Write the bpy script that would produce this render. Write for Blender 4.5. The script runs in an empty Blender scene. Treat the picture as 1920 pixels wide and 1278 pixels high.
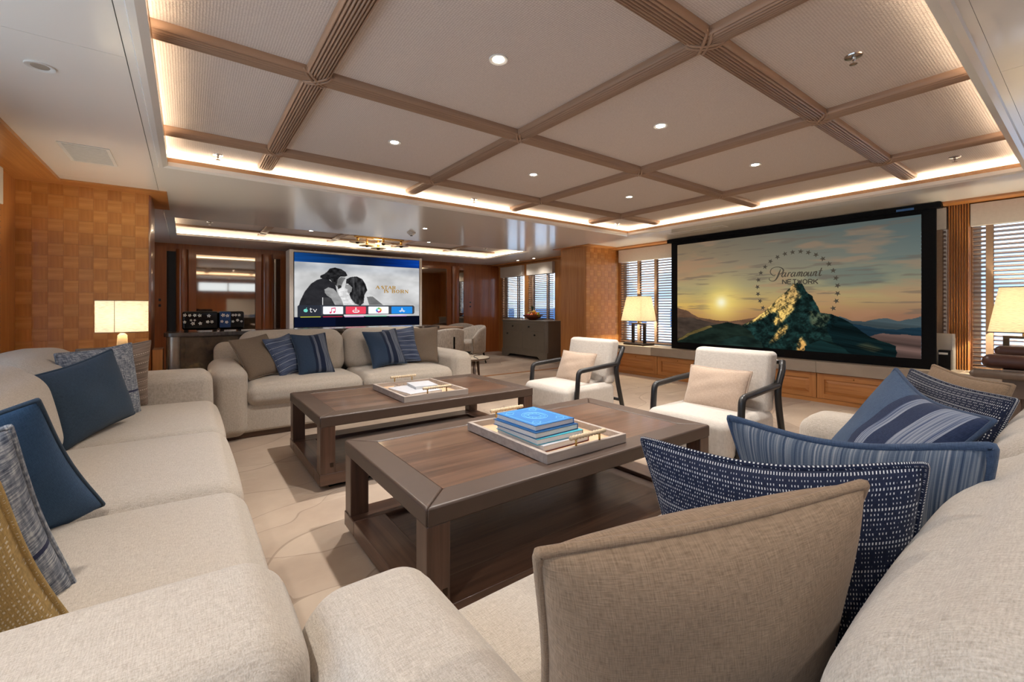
import bpy, bmesh, math, random
import numpy as np
from mathutils import Vector, Matrix
random.seed(7)
SC = bpy.context.scene
COL = SC.collection

# ---------------------------------------------------------------- camera
cam_d = bpy.data.cameras.new('camera'); cam = bpy.data.objects.new('camera', cam_d); COL.objects.link(cam)
cam.location = (0, 0, 1.1); cam.rotation_euler = (math.radians(90), 0, -math.atan2(609, 822))
cam_d.sensor_width = 36; cam_d.lens = 36*822/1920; cam_d.shift_y = -63/1920; cam_d.clip_start = .02
SC.camera = cam
# ---------------------------------------------------------------- view / exposure
vs = SC.view_settings
vs.view_transform = 'Standard'; vs.look = 'None'; vs.gamma = 1; vs.use_curve_mapping = False
EXPO = 0.5
vs.exposure = EXPO
# ---------------------------------------------------------------- world: bright hazy daylight sky
w = bpy.data.worlds.new('sky'); SC.world = w; w.use_nodes = True
wn = w.node_tree.nodes; wl = w.node_tree.links
bg = wn['Background']
tc = wn.new('ShaderNodeTexCoord'); sx = wn.new('ShaderNodeSeparateXYZ'); rp = wn.new('ShaderNodeValToRGB')
wl.new(tc.outputs['Generated'], sx.inputs[0]); wl.new(sx.outputs['Z'], rp.inputs[0])
rp.color_ramp.elements[0].position = 0.0; rp.color_ramp.elements[0].color = (.80, .88, 1, 1)
rp.color_ramp.elements[1].position = 0.6; rp.color_ramp.elements[1].color = (.42, .62, 1, 1)
wl.new(rp.outputs[0], bg.inputs[0]); bg.inputs[1].default_value = 2.1
# ---------------------------------------------------------------- light levels
WARM = (1.0, .94, .88); WARM2 = (1.0, .85, .62)
SPOT_W = 78; STRIP = 26; LAMP_W = 26

# ================================================================ helpers
def lin(c):
    return tuple(((x/255)/12.92 if x/255 <= .04045 else ((x/255+.055)/1.055)**2.4) for x in c)
def tag(o, label=None, cat=None, group=None, kind=None):
    if label: o['label'] = label
    if cat: o['category'] = cat
    if group: o['group'] = group
    if kind: o['kind'] = kind
    return o
def empty(name, loc=(0, 0, 0), rz=0):
    o = bpy.data.objects.new(name, None); COL.objects.link(o)
    o.location = loc; o.rotation_euler = (0, 0, rz); o.empty_display_size = .1
    return o
def thing(name, label, cat, loc=(0, 0, 0), rz=0, group=None):
    return tag(empty(name, loc, rz), label, cat, group)
def link(name, me, mat, parent=None):
    o = bpy.data.objects.new(name, me); COL.objects.link(o)
    if mat is not None:
        me.materials.clear(); me.materials.append(mat)
    if parent is not None: o.parent = parent
    return o
def copy_tree(o, parent=None):
    c = o.copy(); COL.objects.link(c); c.parent = parent
    for k in ('label', 'group'):
        if parent is not None and k in c: pass
    for ch in list(o.children): copy_tree(ch, c)
    return c

class MB:
    def __init__(s): s.v = []; s.f = []; s.uv = None
    def add(s, vs, fs):
        b = len(s.v); s.v += [tuple(p) for p in vs]; s.f += [tuple(i+b for i in f) for f in fs]; return s
    def box(s, x0, y0, z0, x1, y1, z1, M=None):
        vs = [(x, y, z) for z in (z0, z1) for y in (y0, y1) for x in (x0, x1)]
        if M is not None: vs = [tuple(M @ Vector(p)) for p in vs]
        return s.add(vs, [(0, 2, 3, 1), (4, 5, 7, 6), (0, 1, 5, 4), (2, 6, 7, 3), (0, 4, 6, 2), (1, 3, 7, 5)])
    def prism(s, poly, axis, a0, a1):
        n = len(poly); vs = []
        for a in (a0, a1):
            for p, q in poly:
                vs.append({'x': (a, p, q), 'y': (p, a, q), 'z': (p, q, a)}[axis])
        fs = [tuple(range(n))[::-1], tuple(range(n, 2*n))]
        for i in range(n):
            j = (i+1) % n; fs.append((i, j, n+j, n+i))
        return s.add(vs, fs)
    def tube(s, pts, r, n=10, closed=False):
        P = [Vector(p) for p in pts]; m = len(P)
        R = r if isinstance(r, (list, tuple)) else [r]*m
        vs = []; up = None
        for i, p in enumerate(P):
            a = P[(i-1) % m] if (closed or i > 0) else p
            b = P[(i+1) % m] if (closed or i < m-1) else p
            t = (b-a).normalized()
            if up is None:
                up = Vector((0, 0, 1)) if abs(t.z) < .9 else Vector((1, 0, 0))
            up = (up - t*up.dot(t))
            if up.length < 1e-6: up = t.orthogonal()
            up.normalize(); q = t.cross(up)
            for k in range(n):
                an = 2*math.pi*k/n
                vs.append(p + (up*math.cos(an)+q*math.sin(an))*R[i])
        fs = []
        for i in range(m if closed else m-1):
            j = (i+1) % m
            for k in range(n):
                l = (k+1) % n; fs.append((i*n+k, i*n+l, j*n+l, j*n+k))
        if not closed:
            fs.append(tuple(range(n))[::-1]); fs.append(tuple(range((m-1)*n, m*n)))
        return s.add(vs, fs)
    def lathe(s, prof, n=24, c=(0, 0, 0), sx=1, sy=1):
        vs = []; m = len(prof)
        for r, z in prof:
            for k in range(n):
                a = 2*math.pi*k/n; vs.append((c[0]+sx*r*math.cos(a), c[1]+sy*r*math.sin(a), c[2]+z))
        fs = []
        for i in range(m-1):
            for k in range(n):
                l = (k+1) % n; fs.append((i*n+k, i*n+l, (i+1)*n+l, (i+1)*n+k))
        if prof[0][0] > 1e-5: fs.append(tuple(range(n))[::-1])
        if prof[-1][0] > 1e-5: fs.append(tuple(range((m-1)*n, m*n)))
        return s.add(vs, fs)
    def soft(s, x0, y0, z0, x1, y1, z1, r, m=6, puff=(0, 0, 0), k=5, warp=None):
        """rounded, puffed upholstery block"""
        c = Vector(((x0+x1)/2, (y0+y1)/2, (z0+z1)/2)); h = Vector(((x1-x0)/2, (y1-y0)/2, (z1-z0)/2))
        r3 = [min(r, .999*h[i]) for i in range(3)]; rr = min(r3)
        def ticks(a):
            t = []
            for i in range(k): t.append(-a + rr*(1-math.cos(math.pi/2*i/k))*1.0 if False else -a + rr*(1-math.tan(math.pi/4*(1-i/k))))
            inner = a-rr
            for i in range(m+1): t.append(-inner+2*inner*i/m)
            t += [-x for x in t[:k]][::-1]
            return t
        T = [ticks(h[i]) for i in range(3)]; vid = {}; vs = []; fs = []
        def vert(p):
            key = (round(p[0], 6), round(p[1], 6), round(p[2], 6))
            if key in vid: return vid[key]
            q = Vector(p); cl = Vector([max(-(h[i]-rr), min(h[i]-rr, q[i])) for i in range(3)])
            d = q-cl
            o = cl + (d.normalized()*rr if d.length > 1e-9 else d)
            u = [max(-1, min(1, q[i]/h[i])) for i in range(3)]
            b = [max(0, 1-x*x) for x in u]
            o.z += puff[2]*(u[2] if True else 0)*(b[0]*b[1])**.6
            o.y += puff[1]*u[1]*(b[0]*b[2])**.6
            o.x += puff[0]*u[0]*(b[1]*b[2])**.6
            if warp: o = warp(o, u)
            vid[key] = len(vs); vs.append(o+c); return vid[key]
        for ax in range(3):
            a, b = [(1, 2), (2, 0), (0, 1)][ax]
            for sgn in (-1, 1):
                for i in range(len(T[a])-1):
                    for j in range(len(T[b])-1):
                        q = []
                        for ii, jj in ((i, j), (i+1, j), (i+1, j+1), (i, j+1)):
                            p = [0, 0, 0]; p[ax] = sgn*h[ax]; p[a] = T[a][ii]; p[b] = T[b][jj]; q.append(vert(p))
                        if len(set(q)) < 3: continue
                        fs.append(tuple(q if sgn > 0 else q[::-1]))
        return s.add(vs, fs)
    def mesh(s, name, smooth=False, angle=None):
        me = bpy.data.meshes.new(name); me.from_pydata(s.v, [], s.f); me.validate(clean_customdata=False)
        if smooth:
            me.polygons.foreach_set('use_smooth', [True]*len(me.polygons))
            if angle: me.set_sharp_from_angle(angle=math.radians(angle))
        me.update(); return me
    def build(s, name, mat, parent=None, smooth=False, angle=None, bevel=0, seg=2):
        o = link(name, s.mesh(name, smooth, angle), mat, parent)
        if bevel:
            b = o.modifiers.new('bevel', 'BEVEL'); b.width = bevel; b.segments = seg; b.limit_method = 'ANGLE'; b.angle_limit = math.radians(40)
            for p in o.data.polygons: p.use_smooth = True
            o.data.set_sharp_from_angle(angle=math.radians(50))
        return o
def bx(name, mat, parent, x0, y0, z0, x1, y1, z1, bevel=0):
    return MB().box(x0, y0, z0, x1, y1, z1).build(name, mat, parent, bevel=bevel)
def round_path(pts, r, n=5):
    """polyline with rounded corners"""
    P = [Vector(p) for p in pts]; out = [P[0]]
    for i in range(1, len(P)-1):
        a = (P[i-1]-P[i]); b = (P[i+1]-P[i]); k = min(r, a.length*.45, b.length*.45)
        p0 = P[i]+a.normalized()*k; p1 = P[i]+b.normalized()*k
        for j in range(n+1):
            t = j/n; out.append(p0*(1-t)**2 + P[i]*2*t*(1-t) + p1*t*t)
    out.append(P[-1]); return out

# ================================================================ materials
MATS = {}
class NT:
    def __init__(s, name):
        s.m = bpy.data.materials.new(name); s.m.use_nodes = True
        s.t = s.m.node_tree; s.n = s.t.nodes; s.b = s.n['Principled BSDF']
        MATS[name] = s.m
    def lk(s, a, b): s.t.links.new(a, b)
    def sock(s, v, inp):
        if hasattr(v, 'is_output'): s.lk(v, inp)
        elif v is not None:
            if isinstance(v, (tuple, list)) and len(v) == 3 and inp.type == 'RGBA': v = (*v, 1)
            inp.default_value = v
    def coord(s, kind='Object'): return s.n.new('ShaderNodeTexCoord').outputs[kind]
    def map(s, vec, scale=(1, 1, 1), loc=(0, 0, 0), rot=(0, 0, 0)):
        m = s.n.new('ShaderNodeMapping'); s.lk(vec, m.inputs[0]); m.inputs['Scale'].default_value = scale
        m.inputs['Location'].default_value = loc; m.inputs['Rotation'].default_value = rot; return m.outputs[0]
    def noise(s, vec, scale=5, detail=3, rough=.5, dist=0, out=0):
        n = s.n.new('ShaderNodeTexNoise'); s.lk(vec, n.inputs['Vector']); n.inputs['Scale'].default_value = scale
        n.inputs['Detail'].default_value = detail; n.inputs['Roughness'].default_value = rough; n.inputs['Distortion'].default_value = dist
        return n.outputs[out]
    def ramp(s, fac, stops, interp='LINEAR'):
        r = s.n.new('ShaderNodeValToRGB'); s.sock(fac, r.inputs[0]); e = r.color_ramp.elements
        r.color_ramp.interpolation = interp
        while len(e) < len(stops): e.new(.5)
        for i, (p, c) in enumerate(stops):
            e[i].position = p; e[i].color = (*c, 1) if len(c) == 3 else c
        return r.outputs[0]
    def math(s, op, a, b=None, c=None):
        n = s.n.new('ShaderNodeMath'); n.operation = op
        s.sock(a, n.inputs[0]); s.sock(b, n.inputs[1])
        if c is not None: s.sock(c, n.inputs[2])
        return n.outputs[0]
    def mix(s, fac, a, b, blend='MIX'):
        n = s.n.new('ShaderNodeMix'); n.data_type = 'RGBA'; n.blend_type = blend
        s.sock(fac, n.inputs[0]); s.sock(a, n.inputs[6]); s.sock(b, n.inputs[7]); return n.outputs[2]
    def sep(s, vec):
        n = s.n.new('ShaderNodeSeparateXYZ'); s.lk(vec, n.inputs[0]); return n.outputs
    def comb(s, x, y, z):
        n = s.n.new('ShaderNodeCombineXYZ')
        for i, q in enumerate((x, y, z)): s.sock(q, n.inputs[i])
        return n.outputs[0]
    def bump(s, h, strength=.3, dist=.005):
        n = s.n.new('ShaderNodeBump'); s.lk(h, n.inputs['Height']); n.inputs['Strength'].default_value = strength
        n.inputs['Distance'].default_value = dist; s.lk(n.outputs[0], s.b.inputs['Normal']); return s
    def set(s, color=None, rough=.5, metal=0, spec=.5, sheen=0, coat=0, trans=0):
        b = s.b.inputs
        if color is not None: s.sock(color, b['Base Color'])
        s.sock(rough, b['Roughness']); b['Metallic'].default_value = metal; b['Specular IOR Level'].default_value = spec
        b['Sheen Weight'].default_value = sheen; b['Coat Weight'].default_value = coat; b['Coat Roughness'].default_value = .08
        b['Transmission Weight'].default_value = trans
        return s
def plain(name, rgb, rough=.5, metal=0, spec=.5, coat=0, var=.06, vs=40):
    t = NT(name); c = lin(rgb); nz = t.noise(t.coord(), vs, 2)
    t.set(t.ramp(nz, [(.3, tuple(x*(1-var) for x in c)), (.7, tuple(min(1, x*(1+var)) for x in c))]), rough, metal, spec, coat=coat); return t.m
def wood(name, c1, c2, axis='z', scale=1.0, rough=.4, coat=.15, rand=0):
    t = NT(name); k = {'x': (2, 45, 45), 'y': (45, 2, 45), 'z': (45, 45, 2)}[axis]
    v = t.map(t.coord(), tuple(q*scale for q in k))
    a = t.noise(v, 1.0, 4, .6, .6); b = t.noise(t.map(t.coord(), tuple(q*scale*.25 for q in k)), 1.0, 2)
    f = t.math('ADD', t.math('MULTIPLY', a, .65), t.math('MULTIPLY', b, .35))
    col = t.ramp(f, [(.32, lin(c1)), (.68, lin(c2))])
    if rand:
        oi = t.n.new('ShaderNodeObjectInfo').outputs['Random']
        col = t.mix(t.math('MULTIPLY', oi, rand), col, lin([q*.62 for q in c1]))
    t.set(col, rough, coat=coat); t.bump(a, .12, .002); return t.m
def fabric(name, c1, c2, wv=420, rough=.9, sheen=.25, bump=.5, coord='Object', slub=1.0):
    t = NT(name); v = t.coord(coord)
    a = t.noise(t.map(v, (wv*.12, wv, wv)), 1, 2); b = t.noise(t.map(v, (wv, wv*.12, wv*.12)), 1, 2)
    c = t.noise(t.map(v, (wv*.9, wv*.9, wv*.09)), 1, 2)
    h = t.math('ADD', t.math('ADD', t.math('MULTIPLY', a, .34), t.math('MULTIPLY', b, .33)), t.math('MULTIPLY', c, .33))
    col = t.ramp(h, [(.5-.16/slub, lin(c1)), (.5+.16/slub, lin(c2))])
    t.set(col, rough, spec=.2, sheen=sheen); t.bump(h, bump, .003); return t.m

fabric('sofa_linen', (161, 149, 134), (203, 193, 179), 520, bump=.6)
fabric('chair_linen', (178, 169, 158), (208, 200, 190), 380, bump=.4)
fabric('boucle', (172, 158, 144), (208, 196, 184), 260)
fabric('lumbar', (158, 136, 118), (196, 174, 154), 150, coord='UV')
fabric('dining_boucle', (150, 140, 128), (214, 206, 196), 160)
wood('teak', (166, 106, 53), (198, 138, 78), 'z', 1)
wood('teak_h', (166, 106, 53), (198, 138, 78), 'y', 1)
wood('teak_x', (166, 106, 53), (198, 138, 78), 'x', 1)
wood('teak_tile_h', (188, 125, 60), (216, 155, 86), 'x', 1.3, rand=.16)
wood('teak_tile_v', (174, 111, 50), (204, 139, 71), 'z', 1.3, rand=.16)
wood('mahogany', (132, 70, 32), (166, 96, 48), 'z', .8, rough=.3, coat=.4)
wood('mahogany_x', (132, 70, 32), (166, 96, 48), 'x', .8, rough=.3, coat=.4)
wood('reed_wood_x', (140, 110, 88), (158, 127, 103), 'x', 1.2, rough=.5)
wood('reed_wood_y', (140, 110, 88), (158, 127, 103), 'y', 1.2, rough=.5)
wood('cove_wood', (186, 140, 98), (212, 168, 124), 'x', 1, rough=.5)
wood('walnut_x', (62, 42, 32), (100, 72, 56), 'x', 1.1, rough=.32, coat=.2)
wood('walnut_z', (60, 40, 30), (92, 66, 52), 'z', 1.1, rough=.35)
wood('walnut_y', (70, 48, 38), (116, 86, 68), 'y', .9, rough=.3, coat=.25)
wood('black_wood', (14, 13, 14), (26, 24, 25), 'z', 1.0, rough=.4, coat=.12)
wood('slat_wood', (120, 92, 72), (158, 128, 104), 'y', 1.0, rough=.5)
wood('tray_wood', (148, 136, 126), (178, 166, 156), 'x', 1.0, rough=.5)
wood('dining_wood', (130, 104, 84), (164, 138, 114), 'x', 1.0, rough=.35)
plain('leather_brown', (74, 58, 48), .42, var=.05, vs=18)
plain('leather_tan', (198, 166, 132), .6, vs=30)
plain('leather_red', (66, 35, 25), .42, vs=25)
plain('taupe_wood', (98, 82, 70), .45)
plain('white_paint', (226, 222, 216), .55, var=.01)
plain('cream_stone', (206, 196, 180), .35, var=.05, vs=6)
plain('grey_stone', (160, 148, 134), .4, var=.05, vs=6)
plain('blind_cloth', (206, 198, 186), .9, var=.03)
plain('tape_cloth', (150, 124, 102), .9)
plain('black_frame', (12, 12, 14), .6, spec=.12, var=.1)
plain('black_gloss', (7, 7, 9), .16, spec=.3)
plain('chrome', (190, 188, 186), .2, metal=1)
plain('brass', (196, 160, 96), .25, metal=1)
plain('dark_bronze', (60, 48, 38), .4, metal=.8)
plain('grey_paint', (128, 120, 108), .45, var=.03, vs=8)
plain('rope', (196, 176, 146), .85)
plain('shadow_dark', (30, 26, 24), .6)  # near-black colour for the shade of the doorway
plain('white_metal', (214, 210, 204), .4)
plain('page_paper', (222, 220, 216), .8, var=.08, vs=300)
plain('switch_black', (12, 12, 12), .4)
plain('paper_white', (230, 228, 224), .6)
plain('hull_white', (206, 212, 220), .5)
plain('hull_glass', (40, 84, 128), .15)

def soffit_mat():
    t = NT('soffit'); t.set(lin((230, 225, 218)), .2, spec=.35, coat=.35); return t.m
soffit_mat()
def ceiling_panel_mat():
    t = NT('ceiling_fabric'); v = t.coord()
    w1 = t.n.new('ShaderNodeTexVoronoi'); t.lk(t.map(v, (95, 95, 1)), w1.inputs['Vector']); w1.inputs['Scale'].default_value = 1; w1.inputs['Randomness'].default_value = .15
    h = w1.outputs['Distance']
    t.set(t.ramp(h, [(.1, lin((214, 203, 196))), (.7, lin((182, 170, 162)))]), .85, spec=.2); t.bump(h, .5, .003); return t.m
ceiling_panel_mat()
def floor_mat():
    t = NT('carved_carpet'); v = t.coord()
    s_ = t.sep(t.map(v, (1, 1, 1), rot=(0, 0, -.22)))
    n1 = t.noise(t.map(v, (.55, .9, 0)), 1.0, 2, .45); n2 = t.noise(t.map(v, (1.1, 1.3, 0), loc=(7, 3, 0)), 1.0, 2, .45)
    band = t.math('ADD', t.math('MULTIPLY', s_[1], 2.3), t.math('MULTIPLY', n1, 4.6))
    band2 = t.math('ADD', t.math('MULTIPLY', s_[1], 1.5), t.math('MULTIPLY', n2, 4.0))
    def rnd(x):
        wn_ = t.n.new('ShaderNodeTexWhiteNoise'); wn_.noise_dimensions = '1D'; t.lk(t.math('FLOOR', x), wn_.inputs['W']); return wn_.outputs['Value']
    def edge(x, w_): return t.math('GREATER_THAN', t.math('ABSOLUTE', t.math('SUBTRACT', t.math('FRACT', x), .5)), .5-w_)
    cell = t.math('ADD', t.math('MULTIPLY', rnd(band), .6), t.math('MULTIPLY', rnd(band2), .4))
    soft = t.noise(v, 2.4, 4, .6)
    f = t.math('ADD', t.math('MULTIPLY', cell, .45), t.math('MULTIPLY', soft, .55))
    col = t.ramp(f, [(.25, lin((148, 130, 113))), (.5, lin((174, 154, 135))), (.78, lin((196, 178, 158)))])
    line = t.math('SUBTRACT', 1.0, t.math('MAXIMUM', edge(band, .013), edge(band2, .009)))
    col = t.mix(line, t.mix(.42, col, lin((112, 92, 74))), col)
    streak = t.ramp(t.noise(t.map(v, (1.2, 4, 1)), 2.5, 3), [(.62, (0, 0, 0)), (.72, (1, 1, 1))])
    col = t.mix(t.math('MULTIPLY', streak, .25), col, lin((228, 214, 196)))
    t.set(col, .75, spec=.25, sheen=.2)
    t.bump(t.math('ADD', t.math('MULTIPLY', line, 1.0), t.math('MULTIPLY', t.noise(v, 500, 1), .25)), .35, .004); return t.m
floor_mat()
def emis(name, col, strength):
    t = NT(name); t.set((0, 0, 0), .6, spec=0); t.b.inputs['Emission Color'].default_value = (*col, 1); t.b.inputs['Emission Strength'].default_value = strength; return t.m
emis('led', (1, .82, .60), STRIP); emis('led_dim', (1, .80, .56), STRIP*.25); emis('bulb', (1, .86, .68), 26)
def glass_mat():
    t = NT('window_glass'); tr = t.n.new('ShaderNodeBsdfTransparent'); gl = t.n.new('ShaderNodeBsdfGlossy'); gl.inputs['Roughness'].default_value = .02
    fr = t.n.new('ShaderNodeLayerWeight'); fr.inputs[0].default_value = .3; mx = t.n.new('ShaderNodeMixShader'); t.lk(t.math('MULTIPLY_ADD', t.math('POWER', fr.outputs['Facing'], 4.0), .5, .03), mx.inputs[0]); t.lk(tr.outputs[0], mx.inputs[1]); t.lk(gl.outputs[0], mx.inputs[2])
    t.lk(mx.outputs[0], t.n['Material Output'].inputs[0]); tr.inputs[0].default_value = (.93, .97, .98, 1); return t.m
glass_mat()
def mirror_mat():
    t = NT('smoked_mirror'); t.set((.42, .36, .30), .04, metal=1); return t.m
mirror_mat()
def shade_mat(name, c, stripes=True):
    t = NT(name); v = t.coord()
    h = t.noise(t.map(v, (30, 30, 260)), 1, 3)
    col = t.ramp(h, [(.3, lin([q*.82 for q in c])), (.7, lin(c))])
    df = t.n.new('ShaderNodeBsdfDiffuse'); tl = t.n.new('ShaderNodeBsdfTranslucent'); mx = t.n.new('ShaderNodeMixShader'); mx.inputs[0].default_value = .55
    t.lk(col, df.inputs[0]); t.lk(col, tl.inputs[0]); t.lk(df.outputs[0], mx.inputs[1]); t.lk(tl.outputs[0], mx.inputs[2]); t.lk(mx.outputs[0], t.n['Material Output'].inputs[0]); return t.m
shade_mat('shade_linen', (248, 243, 232)); shade_mat('shade_parchment', (248, 240, 222))
def patina_mat():
    t = NT('patina_metal'); v = t.coord(); f = t.noise(v, 5, 4, .6)
    t.set(t.ramp(f, [(.35, lin((62, 54, 48))), (.6, lin((112, 98, 80))), (.75, lin((176, 150, 104)))]), .38, metal=.7); return t.m
patina_mat()
def dark_marble():
    t = NT('dark_marble'); v = t.coord(); f = t.noise(v, 6, 5, .6, 1.2)
    t.set(t.ramp(f, [(.4, lin((62, 54, 50))), (.62, lin((92, 82, 76))), (.66, lin((160, 150, 142))), (.7, lin((80, 70, 64)))]), .18, coat=.4); return t.m
dark_marble()
def vcol_mat(name, strength):
    t = NT(name); a = t.n.new('ShaderNodeAttribute'); a.attribute_name = 'Col'
    t.set((0, 0, 0), .6, spec=.02); t.lk(a.outputs[0], t.b.inputs['Emission Color']); t.b.inputs['Emission Strength'].default_value = strength; return t.m
vcol_mat('projected_picture', .66); vcol_mat('tv_picture', .76)
for n_, c_ in dict(ink_dark=(72, 66, 56), ink_gold=(176, 132, 44), ink_white=(240, 240, 240), ink_mint=(120, 220, 205), ink_red=(226, 62, 84), ink_blue=(40, 140, 225), ink_pink=(225, 60, 110), ink_yellow=(210, 205, 70), ink_orange=(235, 140, 60), ink_green=(110, 180, 80), ink_purple=(130, 90, 180)).items():
    emis(n_, lin(c_), .72)

# ---- cushion fabrics (UV across the face)
def cush(name, build):
    t = NT(name); uv = t.coord('UV'); s_ = t.sep(uv); U, V = s_[0], s_[1]
    wv = t.math('ADD', t.math('MULTIPLY', t.noise(t.map(uv, (30, 330, 1)), 1, 2), .5), t.math('MULTIPLY', t.noise(t.map(uv, (330, 30, 1)), 1, 2), .5))
    col = build(t, uv, U, V, wv); t.set(col, .88, spec=.15, sheen=.08); t.bump(wv, .45, .002); return t.m
def f_plain(c1, c2, lo=.35, hi=.65):
    return lambda t, uv, U, V, wv: t.ramp(wv, [(lo, lin(c1)), (hi, lin(c2))])
cush('cushion_brown', f_plain((118, 97, 76), (152, 128, 104)))
cush('cushion_taupe', f_plain((104, 90, 76), (134, 118, 102)))
cush('cushion_blue', f_plain((44, 58, 73), (60, 76, 93)))
cush('cushion_brightblue', f_plain((42, 66, 94), (58, 86, 116)))
cush('cushion_pipe', f_plain((48, 62, 84), (72, 88, 112)))
def f_bands(t, uv, U, V, wv, g=1.0):
    lin = lambda c: tuple(x*g for x in globals()['lin'](c))
    st = t.noise(t.map(uv, (160, 2, 1)), 1, 1)
    base = t.ramp(wv, [(.35, lin((54, 72, 98))), (.65, lin((72, 92, 118)))])
    dk = t.ramp(wv, [(.35, lin((30, 40, 66))), (.65, lin((46, 58, 86)))])
    lt = t.ramp(st, [(.4, lin((72, 86, 114))), (.6, lin((146, 152, 164)))])
    a = t.ramp(U, [(0, (0, 0, 0)), (.44, (.5, .5, .5)), (.52, (1, 1, 1)), (.60, (.5, .5, .5)), (.74, (1, 1, 1)), (.94, (0.5, .5, .5))], 'CONSTANT')
    m1 = t.math('GREATER_THAN', a, .25); m2 = t.math('GREATER_THAN', a, .75)
    return t.mix(m2, t.mix(m1, base, dk), lt)
cush('cushion_bands', f_bands); cush('cushion_bands_dark', lambda *a: f_bands(*a, g=.55))
def f_denim(t, uv, U, V, wv):
    st = t.noise(t.map(uv, (95, 1.2, 1)), 1, 3)
    return t.ramp(st, [(.3, lin((40, 55, 78))), (.5, lin((82, 93, 108))), (.7, lin((140, 142, 146)))])
cush('cushion_denim', f_denim)
def f_dots(c0, c1, rows=34, cols=58, thr=.5):
    def g(t, uv, U, V, wv):
        row = t.math('FLOOR', t.math('MULTIPLY', V, rows)); fr = t.math('FRACT', t.math('MULTIPLY', V, rows))
        rn = t.n.new('ShaderNodeTexWhiteNoise'); rn.noise_dimensions = '1D'; t.lk(row, rn.inputs['W']); rv = rn.outputs['Value']
        wob = t.noise(t.map(uv, (7, 40, 1)), 1, 1)
        fu = t.math('FRACT', t.math('ADD', t.math('MULTIPLY', U, cols), t.math('MULTIPLY', wob, .9)))
        m1 = t.math('LESS_THAN', t.math('ABSOLUTE', t.math('SUBTRACT', fu, .5)), t.math('MULTIPLY_ADD', rv, .12, .10))
        m2 = t.math('LESS_THAN', t.math('ABSOLUTE', t.math('SUBTRACT', fr, .5)), t.math('MULTIPLY_ADD', rv, .14, .15))
        grp = t.math('GREATER_THAN', t.math('FRACT', t.math('MULTIPLY_ADD', U, cols/4, t.math('MULTIPLY', rv, 2))), t.math('SUBTRACT', .38, t.math('MULTIPLY', rv, .45)))
        m = t.math('MULTIPLY', t.math('MULTIPLY', m1, m2), grp)
        return t.mix(m, t.ramp(wv, [(.35, lin(c0)), (.65, lin([min(255, q*1.3) for q in c0]))]), lin(c1))
    return g
cush('cushion_dots', f_dots((26, 31, 48), (200, 200, 198), 58, 96))
cush('cushion_ochre', f_dots((150, 126, 80), (212, 202, 180), 44, 74))
def f_hstripe(c0, c1, c2, n=26):
    def g(t, uv, U, V, wv):
        st = t.noise(t.map(uv, (2, 70, 1)), 1, 2)
        dash = t.math('MULTIPLY', t.math('LESS_THAN', t.math('FRACT', t.math('MULTIPLY', V, 7.0)), .07), t.math('LESS_THAN', t.math('FRACT', t.math('MULTIPLY', U, n)), .55))
        return t.mix(dash, t.ramp(st, [(.3, lin(c0)), (.65, lin(c1))]), lin(c2))
    return g
cush('cushion_navyline', f_hstripe((30, 40, 66), (92, 104, 128), (206, 210, 214)))
cush('cushion_brownline', f_hstripe((100, 86, 76), (150, 132, 118), (206, 190, 172)))
def f_tweed(t, uv, U, V, wv):
    a = t.noise(t.map(uv, (14, 90, 1)), 1, 3, .7); b = t.noise(t.map(uv, (60, 9, 1)), 1, 2)
    f = t.math('ADD', t.math('MULTIPLY', a, .65), t.math('MULTIPLY', b, .35))
    c = t.ramp(f, [(.36, lin((60, 68, 84))), (.5, lin((120, 126, 136))), (.62, lin((176, 178, 180)))])
    band = t.math('LESS_THAN', t.math('ABSOLUTE', t.math('SUBTRACT', V, .36)), .014)
    return t.mix(band, c, lin((36, 42, 70)))
cush('cushion_tweed', f_tweed)

# ================================================================ setting
ZS = 2.15      # soffit
ZP = 2.27      # coffer panel
XL, XR, YB, YF = -1.12, 6.30, -1.6, 9.1
floor = bx('floor', MATS['carved_carpet'], None, XL-.3, YB-.2, -.1, XR+.3, YF+.2, 0); tag(floor, kind='structure')
th = bx('trim_1', MATS['teak_x'], None, -.26, 5.86, 0, XR, 5.92, .004); tag(th, kind='structure')

ceil = empty('ceiling'); tag(ceil, kind='structure')
# main hole and dining hole
HX0, HX1, HY0, HY1 = -.115, 5.15, .365, 4.13
DX0, DX1, DY0, DY1 = -.12, 5.2, 6.47, 8.0
def soffit(x0, y0, x1, y1): 
    g = .0012
    return bx('soffit_panel', MATS['soffit'], ceil, x0+g, y0+g, ZS, x1-g, y1-g, ZS+.03)
LIP = .09
# left bank (joints as in the photo)
for a, b in ((YB, .9), (.9, 2.45), (2.45, 4.9), (4.9, YF)): soffit(XL-.3, a, -.207, b)
for a, b in ((-.207, 5.2+.06),): 
    for q, r in ((YB, -.6), (-.6, HY0-LIP)):
        for i in range(7):
            X0 = a+(b-a)*i/7; X1 = a+(b-a)*(i+1)/7; soffit(X0, q, X1, r)
soffit(-.207, HY1+LIP, 5.26, DY0); soffit(-.207, DY1, 5.26, YF)
for a, b in ((YB, .26), (.26, 2.2), (2.2, 4.2), (4.2, 6.47), (6.47, YF)): soffit(5.26, a, XR+.3, b)
soffit(-.207, DY0, DX0, DY1); soffit(DX1, DY0, 5.26, DY1)
# backing above
bx('deck_head', MATS['white_paint'], ceil, XL-.3, YB-.2, ZP+.09, XR+.3, YF+.2, ZP+.16)
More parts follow.
